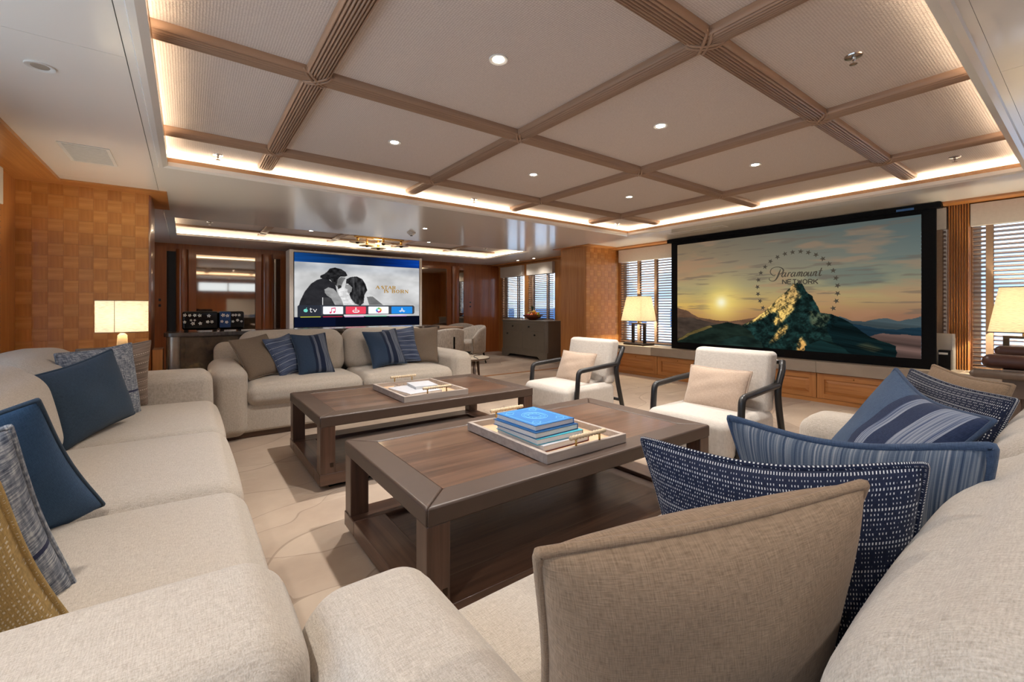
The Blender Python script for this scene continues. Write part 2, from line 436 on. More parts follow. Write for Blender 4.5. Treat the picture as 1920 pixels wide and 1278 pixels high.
# lips: white bevelled moulding and light wood upstand
def ring(name, mat, x0, y0, x1, y1, prof, far=True):
    """prof: (offset outward from hole edge, z) closed polygon swept round the four sides with mitres"""
    mb = MB(); n = len(prof); cs = []
    for sx_, sy_ in ((0, 0), (1, 0), (1, 1), (0, 1)):
        cs.append([((x1+o if sx_ else x0-o), (y1+o if sy_ else y0-o), z) for o, z in prof])
    vs = [p for c in cs for p in c]; fs = []
    for i in range(4):
        j = (i+1) % 4
        for k in range(n):
            l = (k+1) % n; fs.append((i*n+k, i*n+l, j*n+l, j*n+k))
    mb.add(vs, fs); return mb.build(name, mat, ceil)
for (x0, y0, x1, y1, L) in ((HX0, HY0, HX1, HY1, LIP),):
    ring('hole_moulding', MATS['soffit'], x0, y0, x1, y1, [(0, ZS+.0), (.03, ZS-.012), (.055, ZS-.012), (.06, ZS), (LIP, ZS), (LIP, ZS+.03), (0, ZS+.03)])
    ring('cove_lip', MATS['cove_wood'], x0, y0, x1, y1, [(0, ZS+.03), (.03, ZS+.03), (.03, ZS+.062), (0, ZS+.062)])
    ring('led_strip', MATS['led'], x0, y0, x1, y1, [(.085, ZS+.036), (.11, ZS+.036), (.11, ZS+.044), (.085, ZS+.044)])
    ring('leak_blocker', MATS['white_paint'], x0, y0, x1, y1, [(.012, ZS+.0302), (.16, ZS+.0302), (.16, ZS+.034), (.012, ZS+.034)])  # added unseen ring, keeps LED light from leaking through the soffit joints
    ring('cove_wall', MATS['white_paint'], x0, y0, x1, y1, [(.15, ZS+.03), (.17, ZS+.03), (.17, ZP+.05), (.15, ZP+.05)])
ring('hole_moulding', MATS['soffit'], DX0, DY0, DX1, DY1, [(0, ZS+.0), (.0, ZS+.03), (.02, ZS+.03), (.02, ZS+.005)])
ring('led_strip', MATS['led_dim'], DX0, DY0, DX1, DY1, [(.02, ZS+.034), (.05, ZS+.034), (.05, ZS+.05), (.02, ZS+.05)])
ring('cove_wall', MATS['white_paint'], DX0, DY0, DX1, DY1, [(.09, ZS+.03), (.11, ZS+.03), (.11, ZP+.05), (.09, ZP+.05)])
BXS = [.52, 1.80, 3.085, 4.40]; BYS = [1.03, 2.345, 3.64]
def panels(xs, ys):
    for i in range(len(xs)-1):
        for j in range(len(ys)-1):
            bx('ceiling_panel', MATS['ceiling_fabric'], ceil, xs[i]+.003, ys[j]+.003, ZP, xs[i+1]-.003, ys[j+1]-.003, ZP+.02)
panels([HX0-.15]+BXS+[HX1+.15], [HY0-.15]+BYS+[HY1+.15])
def reed(name, axis, c, a0, a1, W=.112, H=.032, n=8, curl=True):
    prof = []
    m = 6
    for i in range(n):
        for k in range(m+1 if i == n-1 else m):
            t = (i+k/m)/n; x = -W/2+W*t
            z = ZP - .014 - (H-.014)*(1-(2*t-1)**2)**.5 - .012*abs(math.sin(math.pi*k/m))**.6
            prof.append((x, z))
    prof = [(-W/2, ZP+.004)] + prof + [(W/2, ZP+.004)]
    mb = MB()
    if axis == 'y': mb.prism([(c+p, q) for p, q in prof], 'y', a0, a1)
    else: mb.prism([(c+p, q) for p, q in prof], 'x', a0, a1)
    return mb.build(name, MATS['reed_wood_'+axis], ceil, smooth=True, angle=35)
for x in BXS: reed('ceiling_beam', 'y', x, HY0-.02, HY1+.005)
for y in BYS: reed('ceiling_beam', 'x', y, HX0-.02, HX1+.005)
for x in BXS:
    for y in BYS:
        mb = MB()
        for sg in (-1, 1):
            for off in (-.011, .011):
                pts = []
                for i in range(13):
                    t = -1+2*i/12; q = .062*t
                    pts.append((x+q-off*.7, y+sg*q+sg*off*.7, ZP-.046+.026*t*t*t*t+.004*abs(t)))
                mb.tube(pts, .0075, 6)
        mb.build('beam_knot', MATS['reed_wood_x'], ceil, smooth=True)
# dining ceiling
DBX = [.95, 2.0, 3.15, 4.25]
panels([DX0-.09]+DBX+[DX1+.09], [DY0-.09, 7.75, DY1+.09])
for x in DBX: bx('ceiling_beam', MATS['reed_wood_y'], ceil, x-.05, DY0-.05, ZP-.03, x+.05, DY1+.05, ZP-.001, .006)
bx('ceiling_beam', MATS['reed_wood_x'], ceil, DX0-.05, 7.7, ZP-.03, DX1+.05, 7.8, ZP-.001, .006)

# ---------------- walls
def wall(name): 
    e = empty(name); tag(e, kind='structure'); return e
def wpart(p, m, *a, **k): return bx(k.pop('name', 'wall_panel'), MATS[m], p, *a, **k)
T_ = .16
def window_wall(side, openings, zsill_default=.5):
    """outer wall with openings [(y0,y1,zsill,ztop)]"""
    e = wall('wall_'+side); x0, x1 = (XR, XR+T_) if side == 'right' else (XL-T_, XL)
    ys = YB-.2
    for (a, b, zs, zt) in sorted(openings):
        if a > ys+1e-4: wpart(e, 'teak', x0, ys, 0, x1, a, 2.3)
        wpart(e, 'teak', x0, a, 0, x1, b, zs); wpart(e, 'teak', x0, a, zt, x1, b, 2.3); ys = b
    wpart(e, 'teak', x0, ys, 0, x1, YF+.2, 2.3); return e
WR = [(-1.3, .78, .47, 2.02), (.96, 2.95, .47, 2.02), (3.15, 5.18, .47, 2.02), (6.97, 7.84, .8, 2.02), (8.02, 8.88, .8, 2.02)]
WL = [(-1.3, .78, .47, 2.02), (.96, 2.75, .47, 2.02), (2.95, 4.7, .47, 2.02), (6.97, 7.84, .8, 2.02)]
wr = window_wall('right', WR); wlft = window_wall('left', WL)
nwin = 0
def window(side, y0, y1, z0, z1):
    global nwin; nwin += 1
    e = empty('window_%d' % nwin); tag(e, kind='structure')
    s = 1 if side == 'right' else -1; X = (XR if s > 0 else XL)
    def b(name, m, xa, ya, za, xb, yb, zb):
        xs = sorted((X+s*xa, X+s*xb)); return bx(name, MATS[m], e, xs[0], ya, za, xs[1], yb, zb)
    for ya, yb in ((y0, y0+.05), (y1-.05, y1)): b('window_frame', 'white_metal', .08, ya, z0, .14, yb, z1)
    for za, zb in ((z0, z0+.04), (z1-.04, z1)): b('window_frame', 'white_metal', .08, y0+.05, za, .14, y1-.05, zb)
    n = 2 if y1-y0 > 1.2 else 1
    for i in range(1, n):
        ym = y0+(y1-y0)*i/n; b('mullion', 'white_metal', .085, ym-.03, z0+.04, .135, ym+.03, z1-.04)
    for i in range(n):
        ya = y0+(y1-y0)*i/n; yb = y0+(y1-y0)*(i+1)/n
        b('window_pane', 'window_glass', .105, ya+.03, z0+.03, .111, yb-.03, z1-.03)
    b('window_sill', 'teak_h', -.012, y0, z0-.03, .08, y1, z0)
    return e
SL = MB().box(-.021, 0, -.002, .021, 1, .002).mesh('slat')
SL.materials.append(MATS['slat_wood'])
def blind(label, side, y0, y1, z0, z1, tapes, pitch=.042, tilt=24, val=(1.9, 2.13)):
    s = 1 if side == 'right' else -1; X = (XR-.03 if s > 0 else XL+.03)
    e = thing('venetian_blind', label, 'blind', (X, y0, z0), 0, 'venetian blinds in the windows')
    n = int((z1-z0)/pitch); L = y1-y0
    for i in range(n):
        o = bpy.data.objects.new('slat', SL); COL.objects.link(o); o.parent = e
        o.location = (0, 0, .03+i*pitch); o.scale = (1, L, 1); o.rotation_euler = (0, math.radians(tilt*s), 0)
    bx('bottom_rail', MATS['slat_wood'], e, -.022, 0, 0, .022, L, .018)
    for t in tapes:
        for q in (-.024, .024):
            bx('ladder_tape', MATS['tape_cloth'], e, q-.0008, t-y0-.025, .0, q+.0008, t-y0+.025, z1-z0)
    v = bx('valance', MATS['blind_cloth'], e, -.05, -.01, val[0]-z0, .029, L+.01, val[1]-z0, .003)
    return e
names = [('right', 'slatted wooden blind behind the brown leather bench, right of the reeded pilaster'), ('right', 'slatted wooden blind mostly hidden behind the big screen, left of the reeded pilaster'), ('right', 'slatted wooden blind behind the pyramid shade lamp left of the big screen'),
         ('right', 'slatted wooden blind over grey cabinet, nearer window behind the fruit bowl'), ('right', 'slatted wooden blind over grey cabinet, farther window next to the wood door')]
tp = [(.659, -.2, -1.0), (1.012, 1.7, 2.4), (4.77, 4.43, 3.6), (7.15, 7.65), (8.2, 8.7)]
for (o, (sd, lb), tt) in zip(WR, names, tp):
    window('right', *o)
    blind(lb, 'right', o[0]+.005, o[1]-.005, o[2]+.03, o[3]-.08, tt, val=(1.9, 2.12) if o[2] < .6 else (1.83, 2.08))
for i, o in enumerate(WL):
    window('left', *o)
blind('pale fabric blind with valance on the left wall beside the parquet pillar', 'left', WL[2][0]+.005, WL[2][1]-.005, .5, 1.94, (3.3, 4.3), val=(1.84, 2.1))

# wall behind the camera: wood with two high windows
wb = wall('wall_back')
wpart(wb, 'mahogany', XL-.3, YB-.16, 0, XR+.3, YB, 1.72); wpart(wb, 'mahogany', XL-.3, YB-.16, 2.02, XR+.3, YB, 2.3)
for a in ((XL-.3, .3), (2.2, 2.9), (4.8, XR+.3)): wpart(wb, 'mahogany', a[0], YB-.16, 1.72, a[1], YB, 2.02)
bx('door_leaf', MATS['blind_cloth'], wb, 1.2, YB, 0, 3.8, YB+.03, 1.42)
for xa, xb in ((.3, 2.2), (2.9, 4.8)):
    nwin += 1; e = empty('window_%d' % nwin); tag(e, kind='structure')
    bx('window_pane', MATS['window_glass'], e, xa, YB-.09, 1.72, xb, YB-.084, 2.02)
    for q in (xa, (xa+xb)/2-.02, xb-.04): bx('window_frame', MATS['white_metal'], e, q, YB-.12, 1.72, q+.04, YB-.06, 2.02)

# pillars with parquet faces
TW, THH = .0925, .1024
tmesh = {}
def tile_mesh(kind):
    bm = bmesh.new(); bmesh.ops.create_cube(bm, size=1)
    for v in bm.verts: v.co = Vector((v.co.x*(TW-.0005), v.co.y*.008, v.co.z*(THH-.0005)))
    bmesh.ops.bevel(bm, geom=[e for e in bm.edges if all(v.co.y < 0 for v in e.verts)], offset=.0006, segments=1, affect='EDGES')
    me = bpy.data.meshes.new('tile'); bm.to_mesh(me); bm.free(); me.materials.append(MATS['teak_tile_'+kind]); return me
tm = {'h': tile_mesh('h'), 'v': tile_mesh('v')}
def parquet(parent, x0, yface, ncol, nrow, z0=0.0):
    for i in range(ncol):
        for j in range(nrow):
            o = bpy.data.objects.new('parquet_tile', tm['h' if (i+j) % 2 else 'v']); COL.objects.link(o); o.parent = parent
            o.location = (x0+(i+.5)*TW, yface-random.random()*.0006, z0+(j+.5)*THH)
YP = 5.25
pl = wall('wall_pillar_left')
wpart(pl, 'teak', XL, YP+.004, 0, -.285, 5.87, ZS, name='pillar_core')
MB().prism([(-.285, YP+.006), (-.278, YP+.02), (-.27, YP+.06), (-.27, 5.83), (-.276, 5.86), (-.285, 5.87)], 'z', 0, ZS).build('pillar_side', MATS['mahogany'], pl, smooth=True, angle=40)
parquet(pl, XL, YP, 9, 21)
pr = wall('wall_pillar_right')
wpart(pr, 'teak', 5.45, YP+.004, 0, XR, 5.87, ZS, name='pillar_core')
parquet(pr, 5.45+.008, YP, 9, 21)
# flat wood borders under the soffit
tr = empty('trim_2'); tag(tr, kind='structure')
for a in ((XL, 5.06, -.15, YP), (-.285, YP, -.15, 5.95)): bx('border_board', MATS['teak_x'], tr, a[0], a[1], ZS-.012, a[2], a[3], ZS-.0005)
bx('border_board', MATS['teak_h'], tr, -1.12, YB, ZS-.014, -.9, 5.06, ZS-.0005); bx('border_board', MATS['teak_h'], tr, -.9, YB, ZS-.026, -.83, 5.06, ZS-.0005)
tr = empty('trim_3'); tag(tr, kind='structure')
for a in ((5.33, 5.06, 6.0, YP), (5.33, YP, 5.45, 5.95)): bx('border_board', MATS['teak_x'], tr, a[0], a[1], ZS-.012, a[2], a[3], ZS-.0005)
bx('border_board', MATS['teak_h'], tr, 6.04, 4.0, ZS-.02, XR, YP, ZS-.0005); bx('border_board', MATS['teak_h'], tr, 6.04, YB, ZS-.02, XR, .97, ZS-.0005)
bx('border_board', MATS['teak_h'], tr, 6.1, 5.95, ZS-.02, XR, YF, ZS-.0005)
# reeded pilasters
for ya in (.79, 2.96):
    pf = []
    n = 8; W = .155
    mb = MB()
    for i in range(n):
        yc = ya+W*(i+.5)/n; pts = []
        poly = [(XR-.075-.011*math.sin(math.pi*k/6), yc-W/n*.31+W/n*.62*k/6) for k in range(7)]
        mb.prism([(XR-.05, yc-W/n*.31)]+poly+[(XR-.05, yc+W/n*.31)], 'z', .47, ZS-.02)
    mb.box(XR-.056, ya, .47, XR, ya+W, ZS-.02)
    o = mb.build('trim_4' if ya < 1 else 'trim_5', MATS['teak']); tag(o, kind='structure')

# dining end wall
wf = wall('wall_far')
wpart(wf, 'mahogany', XL-.3, YF, 0, XR+.3, YF+.15, 2.3)
def colu(x0, x1, z1=2.06, d=.06, m='mahogany'):
    c = (x0+x1)/2; r = (x1-x0)/2
    poly = [(c+r*math.cos(math.pi*k/12), YF-.01-d*math.sin(math.pi*k/12)*1.3) for k in range(13)]
    MB().prism(poly[::-1]+[], 'z', 0, z1).build('half_column', MATS[m], wf, smooth=True, angle=60)
def mir(x0, x1, z0=.15, z1=1.99):
    bx('mirror', MATS['smoked_mirror'], wf, x0, YF-.022, z0, x1, YF-.012, z1)
    bx('mirror_frame', MATS['mahogany_x'], wf, x0-.02, YF-.05, z1, x1+.02, YF, z1+.09)
for a, b in ((-.148, .014), (1.08, 1.28), (4.955, 5.17)): colu(a, b)
for a, b in ((.123, .98), (1.285, 1.38), (3.8, 4.83), (5.175, 5.285)): mir(a, b)
bx('wall_stile', MATS['mahogany'], wf, .02, YF-.045, 0, .12, YF, 2.09); bx('wall_stile', MATS['mahogany'], wf, .985, YF-.045, 0, 1.078, YF, 2.09)
bx('wall_stile', MATS['mahogany'], wf, 1.385, YF-.045, 0, 1.6, YF, 2.09); bx('wall_stile', MATS['mahogany'], wf, 4.835, YF-.045, 0, 4.95, YF, 2.09)
bx('doorway_shadow', MATS['shadow_dark'], wf, -.266, YF-.006, 0, -.152, YF+.001, 2.02)  # flat dark sheet, paints the shade inside the door opening
bx('door_frame', MATS['mahogany'], wf, -.42, YF-.05, 0, -.27, YF, 2.09)
bx('flush_panel', MATS['mahogany'], wf, 5.29, YF-.03, 0, XR, YF, 2.1)
for z in (1.12, 1.22):
    for x in (5.47,):
        MB().lathe([(0, 0), (.02, 0), (.02, .006), (0, .006)], 12).build('switch', MATS['switch_black'], wf).matrix_local = Matrix.Translation((x, YF-.03, z)) @ Matrix.Rotation(math.radians(90), 4, 'X')
for z in (1.13, 1.22):
    bx('switch', MATS['switch_black'], wf, -.37, YF-.058, z-.02, -.34, YF-.05, z+.02)

# ---------------- outside: neighbouring hull beyond the windows
hv = thing('moored_yacht', 'pale hull with blue window bands moored outside the right windows', 'boat', (16, 3, -3))
MB().prism([(-22, 0), (24, 0), (24, 4.5), (-22, 4.5)], 'x', 0, 3).build('hull', MATS['hull_white'], hv)
for i in range(9):
    bx('cabin_window', MATS['hull_glass'], hv, -.05, -20+i*4.8, 3.3, 0, -16.4+i*4.8, 4.05)
bx('upper_deck', MATS['hull_white'], hv, .8, -16, 4.5, 3, 18, 5.6)
#@@PART2
# ================================================================ sofas
def sofa(label, L, D, ns, nb, loc, rz, yb, arm_w=.25, arm_h=.6, seat_h=.47, back_h=.86, setb=.0, arm_front=0.0, arm_r=.078):
    e = thing('sofa', label, 'sofa', loc, rz, 'cream linen sofas')
    bx('plinth', MATS['walnut_x'], e, .06, .1, 0, L-.06, D-.05, .06)
    MB().soft(.04, .05, .05, L-.04, D-.02, .29, .03, 4, k=3).build('base', MATS['sofa_linen'], e, smooth=True)
    MB().soft(.05, yb+.28, .06, L-.05, D, back_h-.1, .09, 5, k=4).build('back_frame', MATS['sofa_linen'], e, smooth=True)
    x0, x1 = arm_w-.012, L-arm_w+.012
    for i in range(ns):
        a = x0+(x1-x0)*i/ns; b = x0+(x1-x0)*(i+1)/ns
        c = MB().soft(a+.002, setb, .27, b-.002, yb+.16, seat_h-.02, .075, 10, (0, .01, .03), 5).build('seat_cushion', MATS['sofa_linen'], e, smooth=True)
        zc = (.27+seat_h-.02)/2
        MB().tube(round_path([(a+.008, yb, seat_h-.03-.035), (a+.008, setb+.028, seat_h-.03-.035), (b-.008, setb+.028, seat_h-.065), (b-.008, yb, seat_h-.065)], .06), .0028, 5).build('seam', MATS['sofa_linen'], c, smooth=True)
    for i in range(nb):
        a = x0+(x1-x0)*i/nb; b = x0+(x1-x0)*(i+1)/nb
        def wp(o, u): 
            o.y += .16*(o.z/.4)*.5; return o
        MB().soft(a+.002, yb, .42, b-.002, yb+.34, back_h, .125, 8, (0, .03, .012), 6, wp).build('back_cushion', MATS['sofa_linen'], e, smooth=True)
    for xa in (0, L-arm_w):
        def wa(o, u):
            o.z -= .05*max(0, u[1]+.0)*(1 if u[2] > 0 else 0); return o
        MB().soft(xa, arm_front, .035, xa+arm_w, D-.12, arm_h, arm_r, 8, (.008, .015, .012), 6).build('armrest', MATS['sofa_linen'], e, smooth=True)
    return e
sofa('cream linen sofa facing the camera in front of the dark credenza', 2.42, 1.05, 2, 2, (.156, 4.2, 0), 0, .60)
sofa('long cream linen sofa along the left wall with three seat cushions', 3.43, 1.2, 3, 3, (.17, .64, 0), math.pi/2, .64, arm_w=.32, arm_h=.645, arm_front=.03, arm_r=.07)
sofa('cream linen sofa in the right foreground seen from behind its backrest', 2.42, 1.2, 2, 2, (2.57, .87, 0), math.pi, .70, arm_front=.0, arm_h=.595)

# ================================================================ throw cushions
def pillow(label, TL, TR, BL, mat, pip, T=.17, k=.075, group=None, flip=False, seed=0, thick_pip=.006, BR=None):
    TL, TR = Vector(TL), Vector(TR)
    if BR is not None:
        BR = Vector(BR); e_ = (TR-BR).normalized(); x_ = TR-TL; x_ = (x_-e_*x_.dot(e_)).normalized()*x_.length; TL = TR-x_; BL = BR-x_
    BL = Vector(BL)
    ex = (TR-TL); W = ex.length; ex.normalize(); ez = (TL-BL); H = ez.length; ez = (ez-ex*ez.dot(ex)); H = max(.3, ez.length); ez.normalize(); ey = ez.cross(ex)
    c = TL + ex*W/2 - ez*H/2
    M = Matrix((ex, ey, ez)).transposed().to_4x4(); M.translation = c
    rng = random.Random(seed); N = 26; ph = [rng.uniform(0, 6.28) for _ in range(6)]
    def pt(a, b, s):
        x = W/2*a*(1-k*math.cos(b*math.pi/2)**1.2); z = H/2*b*(1-k*math.cos(a*math.pi/2)**1.2)
        t = ((1-a*a)*(1-b*b))
        y = T/2*(max(t, 0)**.42)*(1-.12*b)
        y += .004*math.sin(5*a+3*b+ph[0])*t + .003*math.sin(9*b-4*a+ph[1])*t
        z -= .004*math.sin(3*a+ph[2])*(1-abs(b))
        return (x, s*y, z)
    tk = [math.sin(math.pi/2*(-1+2*i/N)) for i in range(N+1)]
    vs = []; fs = []; uvs = []
    for s in (-1, 1):
        b0 = len(vs)
        for j in range(N+1):
            for i in range(N+1):
                vs.append(pt(tk[i], tk[j], s)); u_ = (tk[i]+1)/2; uvs.append((1-u_ if flip else u_, (tk[j]+1)/2))
        for j in range(N):
            for i in range(N):
                q = (b0+j*(N+1)+i, b0+j*(N+1)+i+1, b0+(j+1)*(N+1)+i+1, b0+(j+1)*(N+1)+i)
                fs.append(q if s < 0 else q[::-1])
    me = bpy.data.meshes.new('throw_cushion'); me.from_pydata(vs, [], fs)
    ul = me.uv_layers.new(name='UVMap'); 
    for lp in me.loops: ul.data[lp.index].uv = uvs[lp.vertex_index]
    me.polygons.foreach_set('use_smooth', [True]*len(me.polygons))
    o = link('throw_cushion', me, MATS[mat]); o.matrix_world = M; tag(o, label, 'cushion', group)
    ed = [pt(tk[i], -1, 0) for i in range(N)]+[pt(1, tk[j], 0) for j in range(N)]+[pt(tk[N-i], 1, 0) for i in range(N)]+[pt(-1, tk[N-j], 0) for j in range(N)]
    ed = [(p[0]*1.004, 0, p[2]*1.004) for p in ed]
    mb = MB().tube(ed, thick_pip, 6, closed=True); pm = mb.mesh('piping', True)
    ul = pm.uv_layers.new(name='UVMap')
    for lp in pm.loops:
        vi = lp.vertex_index; ul.data[lp.index].uv = ((vi//6)/26.0, (vi % 6)/60.0)
    link('piping', pm, MATS[pip], o)
    return o
G1, G2, G3 = 'cushions on the left sofa', 'cushions on the centre sofa', 'cushions on the right sofa'
# right sofa
pillow('large plain brown linen cushion nearest the camera on the right sofa', (.315, .375, .825), (.72, .19, .865), (.40, .50, .42), 'cushion_brown', 'cushion_brown', .2, .06, G3, thick_pip=.007)
pillow('navy cushion with white dashes just behind the near brown cushion', (.735, .55, .835), (.86, .155, .87), (.76, .60, .43), 'cushion_dots', 'cushion_dots', .16, .14, G3, seed=2)
pillow('blue denim striped cushion with thick blue piping behind the dashed navy one', (1.06, .54, .83), (1.06, .11, .87), (1.09, .57, .42), 'cushion_denim', 'cushion_pipe', .16, .15, G3, seed=3, thick_pip=.009)
pillow('blue cushion with grey vertical bands standing at the far end of the right sofa', (1.98, .43, .885), (1.54, .155, .83), (1.80, .60, .47), 'cushion_bands', 'cushion_pipe', .15, .15, G3, seed=4)
pillow('navy white-dashed cushion behind the banded blue one on the right sofa', (2.14, .42, .87), (1.79, .14, .85), (2.08, .55, .45), 'cushion_dots', 'cushion_dots', .13, .06, G3, seed=5)
pillow('taupe cushion at the back of the right sofa, farthest from the camera', (2.37, .40, .87), (2.03, .165, .86), (2.33, .52, .45), 'cushion_brown', 'cushion_brown', .14, .06, G3, seed=6)
# left sofa
pillow('ochre cushion woven with cream dashes leaning on the near left armrest', (-.62, .98, .85), (-.235, 1.0, .835), None, 'cushion_ochre', 'cushion_ochre', .18, .05, G1, seed=7, BR=(-.18, 1.21, .47))
pillow('grey tweed cushion with a navy stripe beside the ochre cushion', (-.68, 1.12, .86), (-.275, 1.25, .87), None, 'cushion_tweed', 'cushion_tweed', .18, .04, G1, seed=8, BR=(-.205, 1.385, .47))
pillow('bright blue cushion with stitched edge between the grey tweed and dark blue cushions', (-.70, 1.47, .83), (-.298, 1.57, .87), None, 'cushion_brightblue', 'cushion_blue', .16, .06, G1, seed=9, BR=(-.215, 1.89, .475))
pillow('large dark blue cushion tilted on the middle of the left sofa', (-.565, 2.78, .79), (-.325, 3.14, .875), (-.43, 2.87, .45), 'cushion_blue', 'cushion_blue', .17, .07, G1, seed=10)
pillow('pale grey tweed cushion behind the dark blue cushion', (-.53, 3.12, .865), (-.27, 3.45, .885), (-.44, 3.17, .45), 'cushion_tweed', 'cushion_tweed', .15, .06, G1, seed=11)
pillow('brown cushion with fine stripes in the far corner of the left sofa', (-.50, 3.44, .86), (-.19, 3.63, .885), (-.47, 3.56, .45), 'cushion_brownline', 'cushion_brownline', .15, .06, G1, seed=12)
# centre sofa
pillow('taupe cushion leaning on the left armrest of the centre sofa', (.30, 4.66, .80), (.61, 4.80, .84), (.42, 4.44, .46), 'cushion_taupe', 'cushion_taupe', .15, .06, G2, seed=13)
pillow('navy cushion with fine white lines beside the left taupe cushion', (.56, 4.62, .80), (.80, 4.74, .84), (.67, 4.46, .45), 'cushion_navyline', 'cushion_navyline', .14, .1, G2, seed=14)
pillow('dark blue cushion with one grey band left of the centre sofa seam', (.80, 4.66, .835), (1.12, 4.70, .84), (.83, 4.42, .46), 'cushion_bands_dark', 'cushion_blue', .16, .1, G2, seed=15)
pillow('blue cushion with two grey bands right of the centre sofa seam', (1.50, 4.70, .835), (1.87, 4.72, .86), (1.47, 4.46, .47), 'cushion_bands_dark', 'cushion_blue', .15, .1, G2, seed=16)
pillow('navy lined cushion between the banded blue and right taupe cushions', (1.76, 4.82, .84), (2.10, 4.76, .875), (1.77, 4.62, .47), 'cushion_navyline', 'cushion_navyline', .13, .08, G2, seed=17)
pillow('taupe cushion leaning on the right armrest of the centre sofa', (2.06, 4.82, .86), (2.36, 4.66, .87), (2.04, 4.66, .47), 'cushion_taupe', 'cushion_taupe', .14, .06, G2, seed=18)

# ================================================================ coffee tables
def coffee_table(label, x0, y0, x1, y1):
    e = thing('coffee_table', label, 'coffee table', (x0, y0, 0), 0, 'dark walnut and leather coffee tables')
    W, D = x1-x0, y1-y0; r = .122; zt, zb = .45, .383
    for poly in ([(0, 0), (W, 0), (W-r, r), (r, r)], [(W, 0), (W, D), (W-r, D-r), (W-r, r)], [(W, D), (0, D), (r, D-r), (W-r, D-r)], [(0, D), (0, 0), (r, r), (r, D-r)]):
        MB().prism(poly, 'z', zb, zt).build('leather_rim', MATS['leather_brown'], e, bevel=.009, seg=3)
    h = (D-2*r); 
    bx('veneer_panel', MATS['walnut_vx'], e, r, r, zb+.01, W-r, r+h*.62, zt-.004); bx('veneer_panel', MATS['walnut_vx2'], e, r, r+h*.62+.001, zb+.01, W-r, D-r, zt-.004)
    lw = .086
    for a in (0.004, W-lw-.004):
        for b in (.004, D-lw-.004):
            bx('leg', MATS['walnut_z'], e, a, b, .10, a+lw, b+lw, zb+.004, .004)
    pw = .15
    for a in ((0, 0, W, pw), (0, D-pw, W, D)): bx('shelf_rail', MATS['walnut_x'], e, a[0], a[1], .035, a[2], a[3], .105, .004)
    for a in ((0, pw, pw, D-pw), (W-pw, pw, W, D-pw)): bx('shelf_rail', MATS['walnut_y'], e, a[0], a[1], .035, a[2], a[3], .105, .004)
    bx('shelf', MATS['walnut_x'], e, pw, pw, .045, W-pw, D-pw, .085)
    bx('plinth', MATS['black_frame'], e, .07, .07, 0, W-.07, D-.07, .036)
    bx('brass_plate', MATS['dark_bronze'], e, .06, .002, .14, .078, .0042, .165)
    return e
wood('walnut_vx', (60, 42, 33), (120, 89, 70), 'x', .7, rough=.3, coat=.25)
wood('walnut_vx2', (78, 57, 45), (114, 86, 68), 'x', .9, rough=.3, coat=.25)
coffee_table('dark walnut coffee table with leather rim nearest the camera, carrying the book stack', .62, 1.30, 2.33, 2.22)
coffee_table('dark walnut coffee table with leather rim in front of the centre sofa', .63, 2.76, 2.26, 3.70)

def tray(label, x0, y0, x1, y1, z=.45):
    e = thing('serving_tray', label, 'tray', (x0, y0, z), 0, 'pale trays on the coffee tables')
    W, D = x1-x0, y1-y0; t = .02; h = .042
    bx('base', MATS['leather_tan'], e, t, t, .002, W-t, D-t, .012)
    for a in ((0, 0, W, t), (0, D-t, W, D), (0, t, t, D-t), (W-t, t, W, D-t)): bx('side', MATS['tray_wood'], e, a[0], a[1], 0, a[2], a[3], h, .0015)
    for yy in (t/2, D-t/2):
        n = 12; hx0, hx1 = W/2-.11, W/2+.11
        pts = [(hx0+(hx1-hx0)*i/(n*4), yy, h+.038) for i in range(n*4+1)]
        hd = MB().tube(pts, [.0095+.0018*math.sin(i*math.pi/2) for i in range(n*4+1)], 10).build('handle', MATS['rope'], e, smooth=True)
        for q in (hx0+.035, hx1-.035): MB().tube([(q, yy, h-.01), (q, yy, h+.034)], .005, 8).build('post', MATS['brass'], hd, smooth=True)
    return e
tray('pale wooden tray with rope handles under the stack of blue books', 1.195, 1.37, 1.70, 2.01)
tray('pale wooden tray with rope handles on the far coffee table holding white books', 1.185, 2.83, 1.69, 3.46)

def book(label, cx, cy, z, w, d, h, cover, rz=0, group='books on the trays', spine=None, orn=False, dust=None):
    e = thing('book', label, 'book', (cx, cy, z), rz, group)
    c = .0025; cm = MATS[cover]
    bx('cover', cm, e, -w/2, -d/2, 0, w/2, d/2, c); tp_ = bx('cover', MATS[dust] if dust else cm, e, -w/2, -d/2, h-c, w/2, d/2, h)
    bx('spine', MATS[spine] if spine else cm, e, w/2-c, -d/2, c, w/2, d/2, h-c)
    bx('pages', MATS['page_paper'], e, -w/2+.004, -d/2+.004, c, w/2-c, d/2-.004, h-c)
    if orn:
        mb = MB()
        def line(p, r=.0012): mb.tube([(q[0], q[1], h+.0002) for q in p], r, 4)
        a, b = w/2-.018, d/2-.018
        line([(-a, -b), (a, -b), (a, b), (-a, b), (-a, -b)])
        for R in (.05, .06, .028): line([(R*math.cos(2*math.pi*k/28), R*1.15*math.sin(2*math.pi*k/28)) for k in range(29)])
        for k in range(14):
            an = 2*math.pi*k/14; line([(.028*math.cos(an), .032*math.sin(an)), (.05*math.cos(an+.2), .057*math.sin(an+.2))], .0009)
        for sx_ in (-1, 1):
            for sy_ in (-1, 1):
                cx_, cy_ = sx_*(a-.03), sy_*(b-.03)
                line([(cx_+.02*math.cos(t)*(1+.3*math.cos(4*t)), cy_+.02*math.sin(t)*(1+.3*math.cos(4*t))) for t in [2*math.pi*k/20 for k in range(21)]])
        mb.build('cover_ornament', MATS['ornament_blue'], tp_)
    return e
plain('book_blue', (18, 112, 184), .45); plain('book_deep', (16, 78, 128), .45); plain('book_teal', (66, 170, 190), .45); plain('book_red', (122, 38, 34), .45)
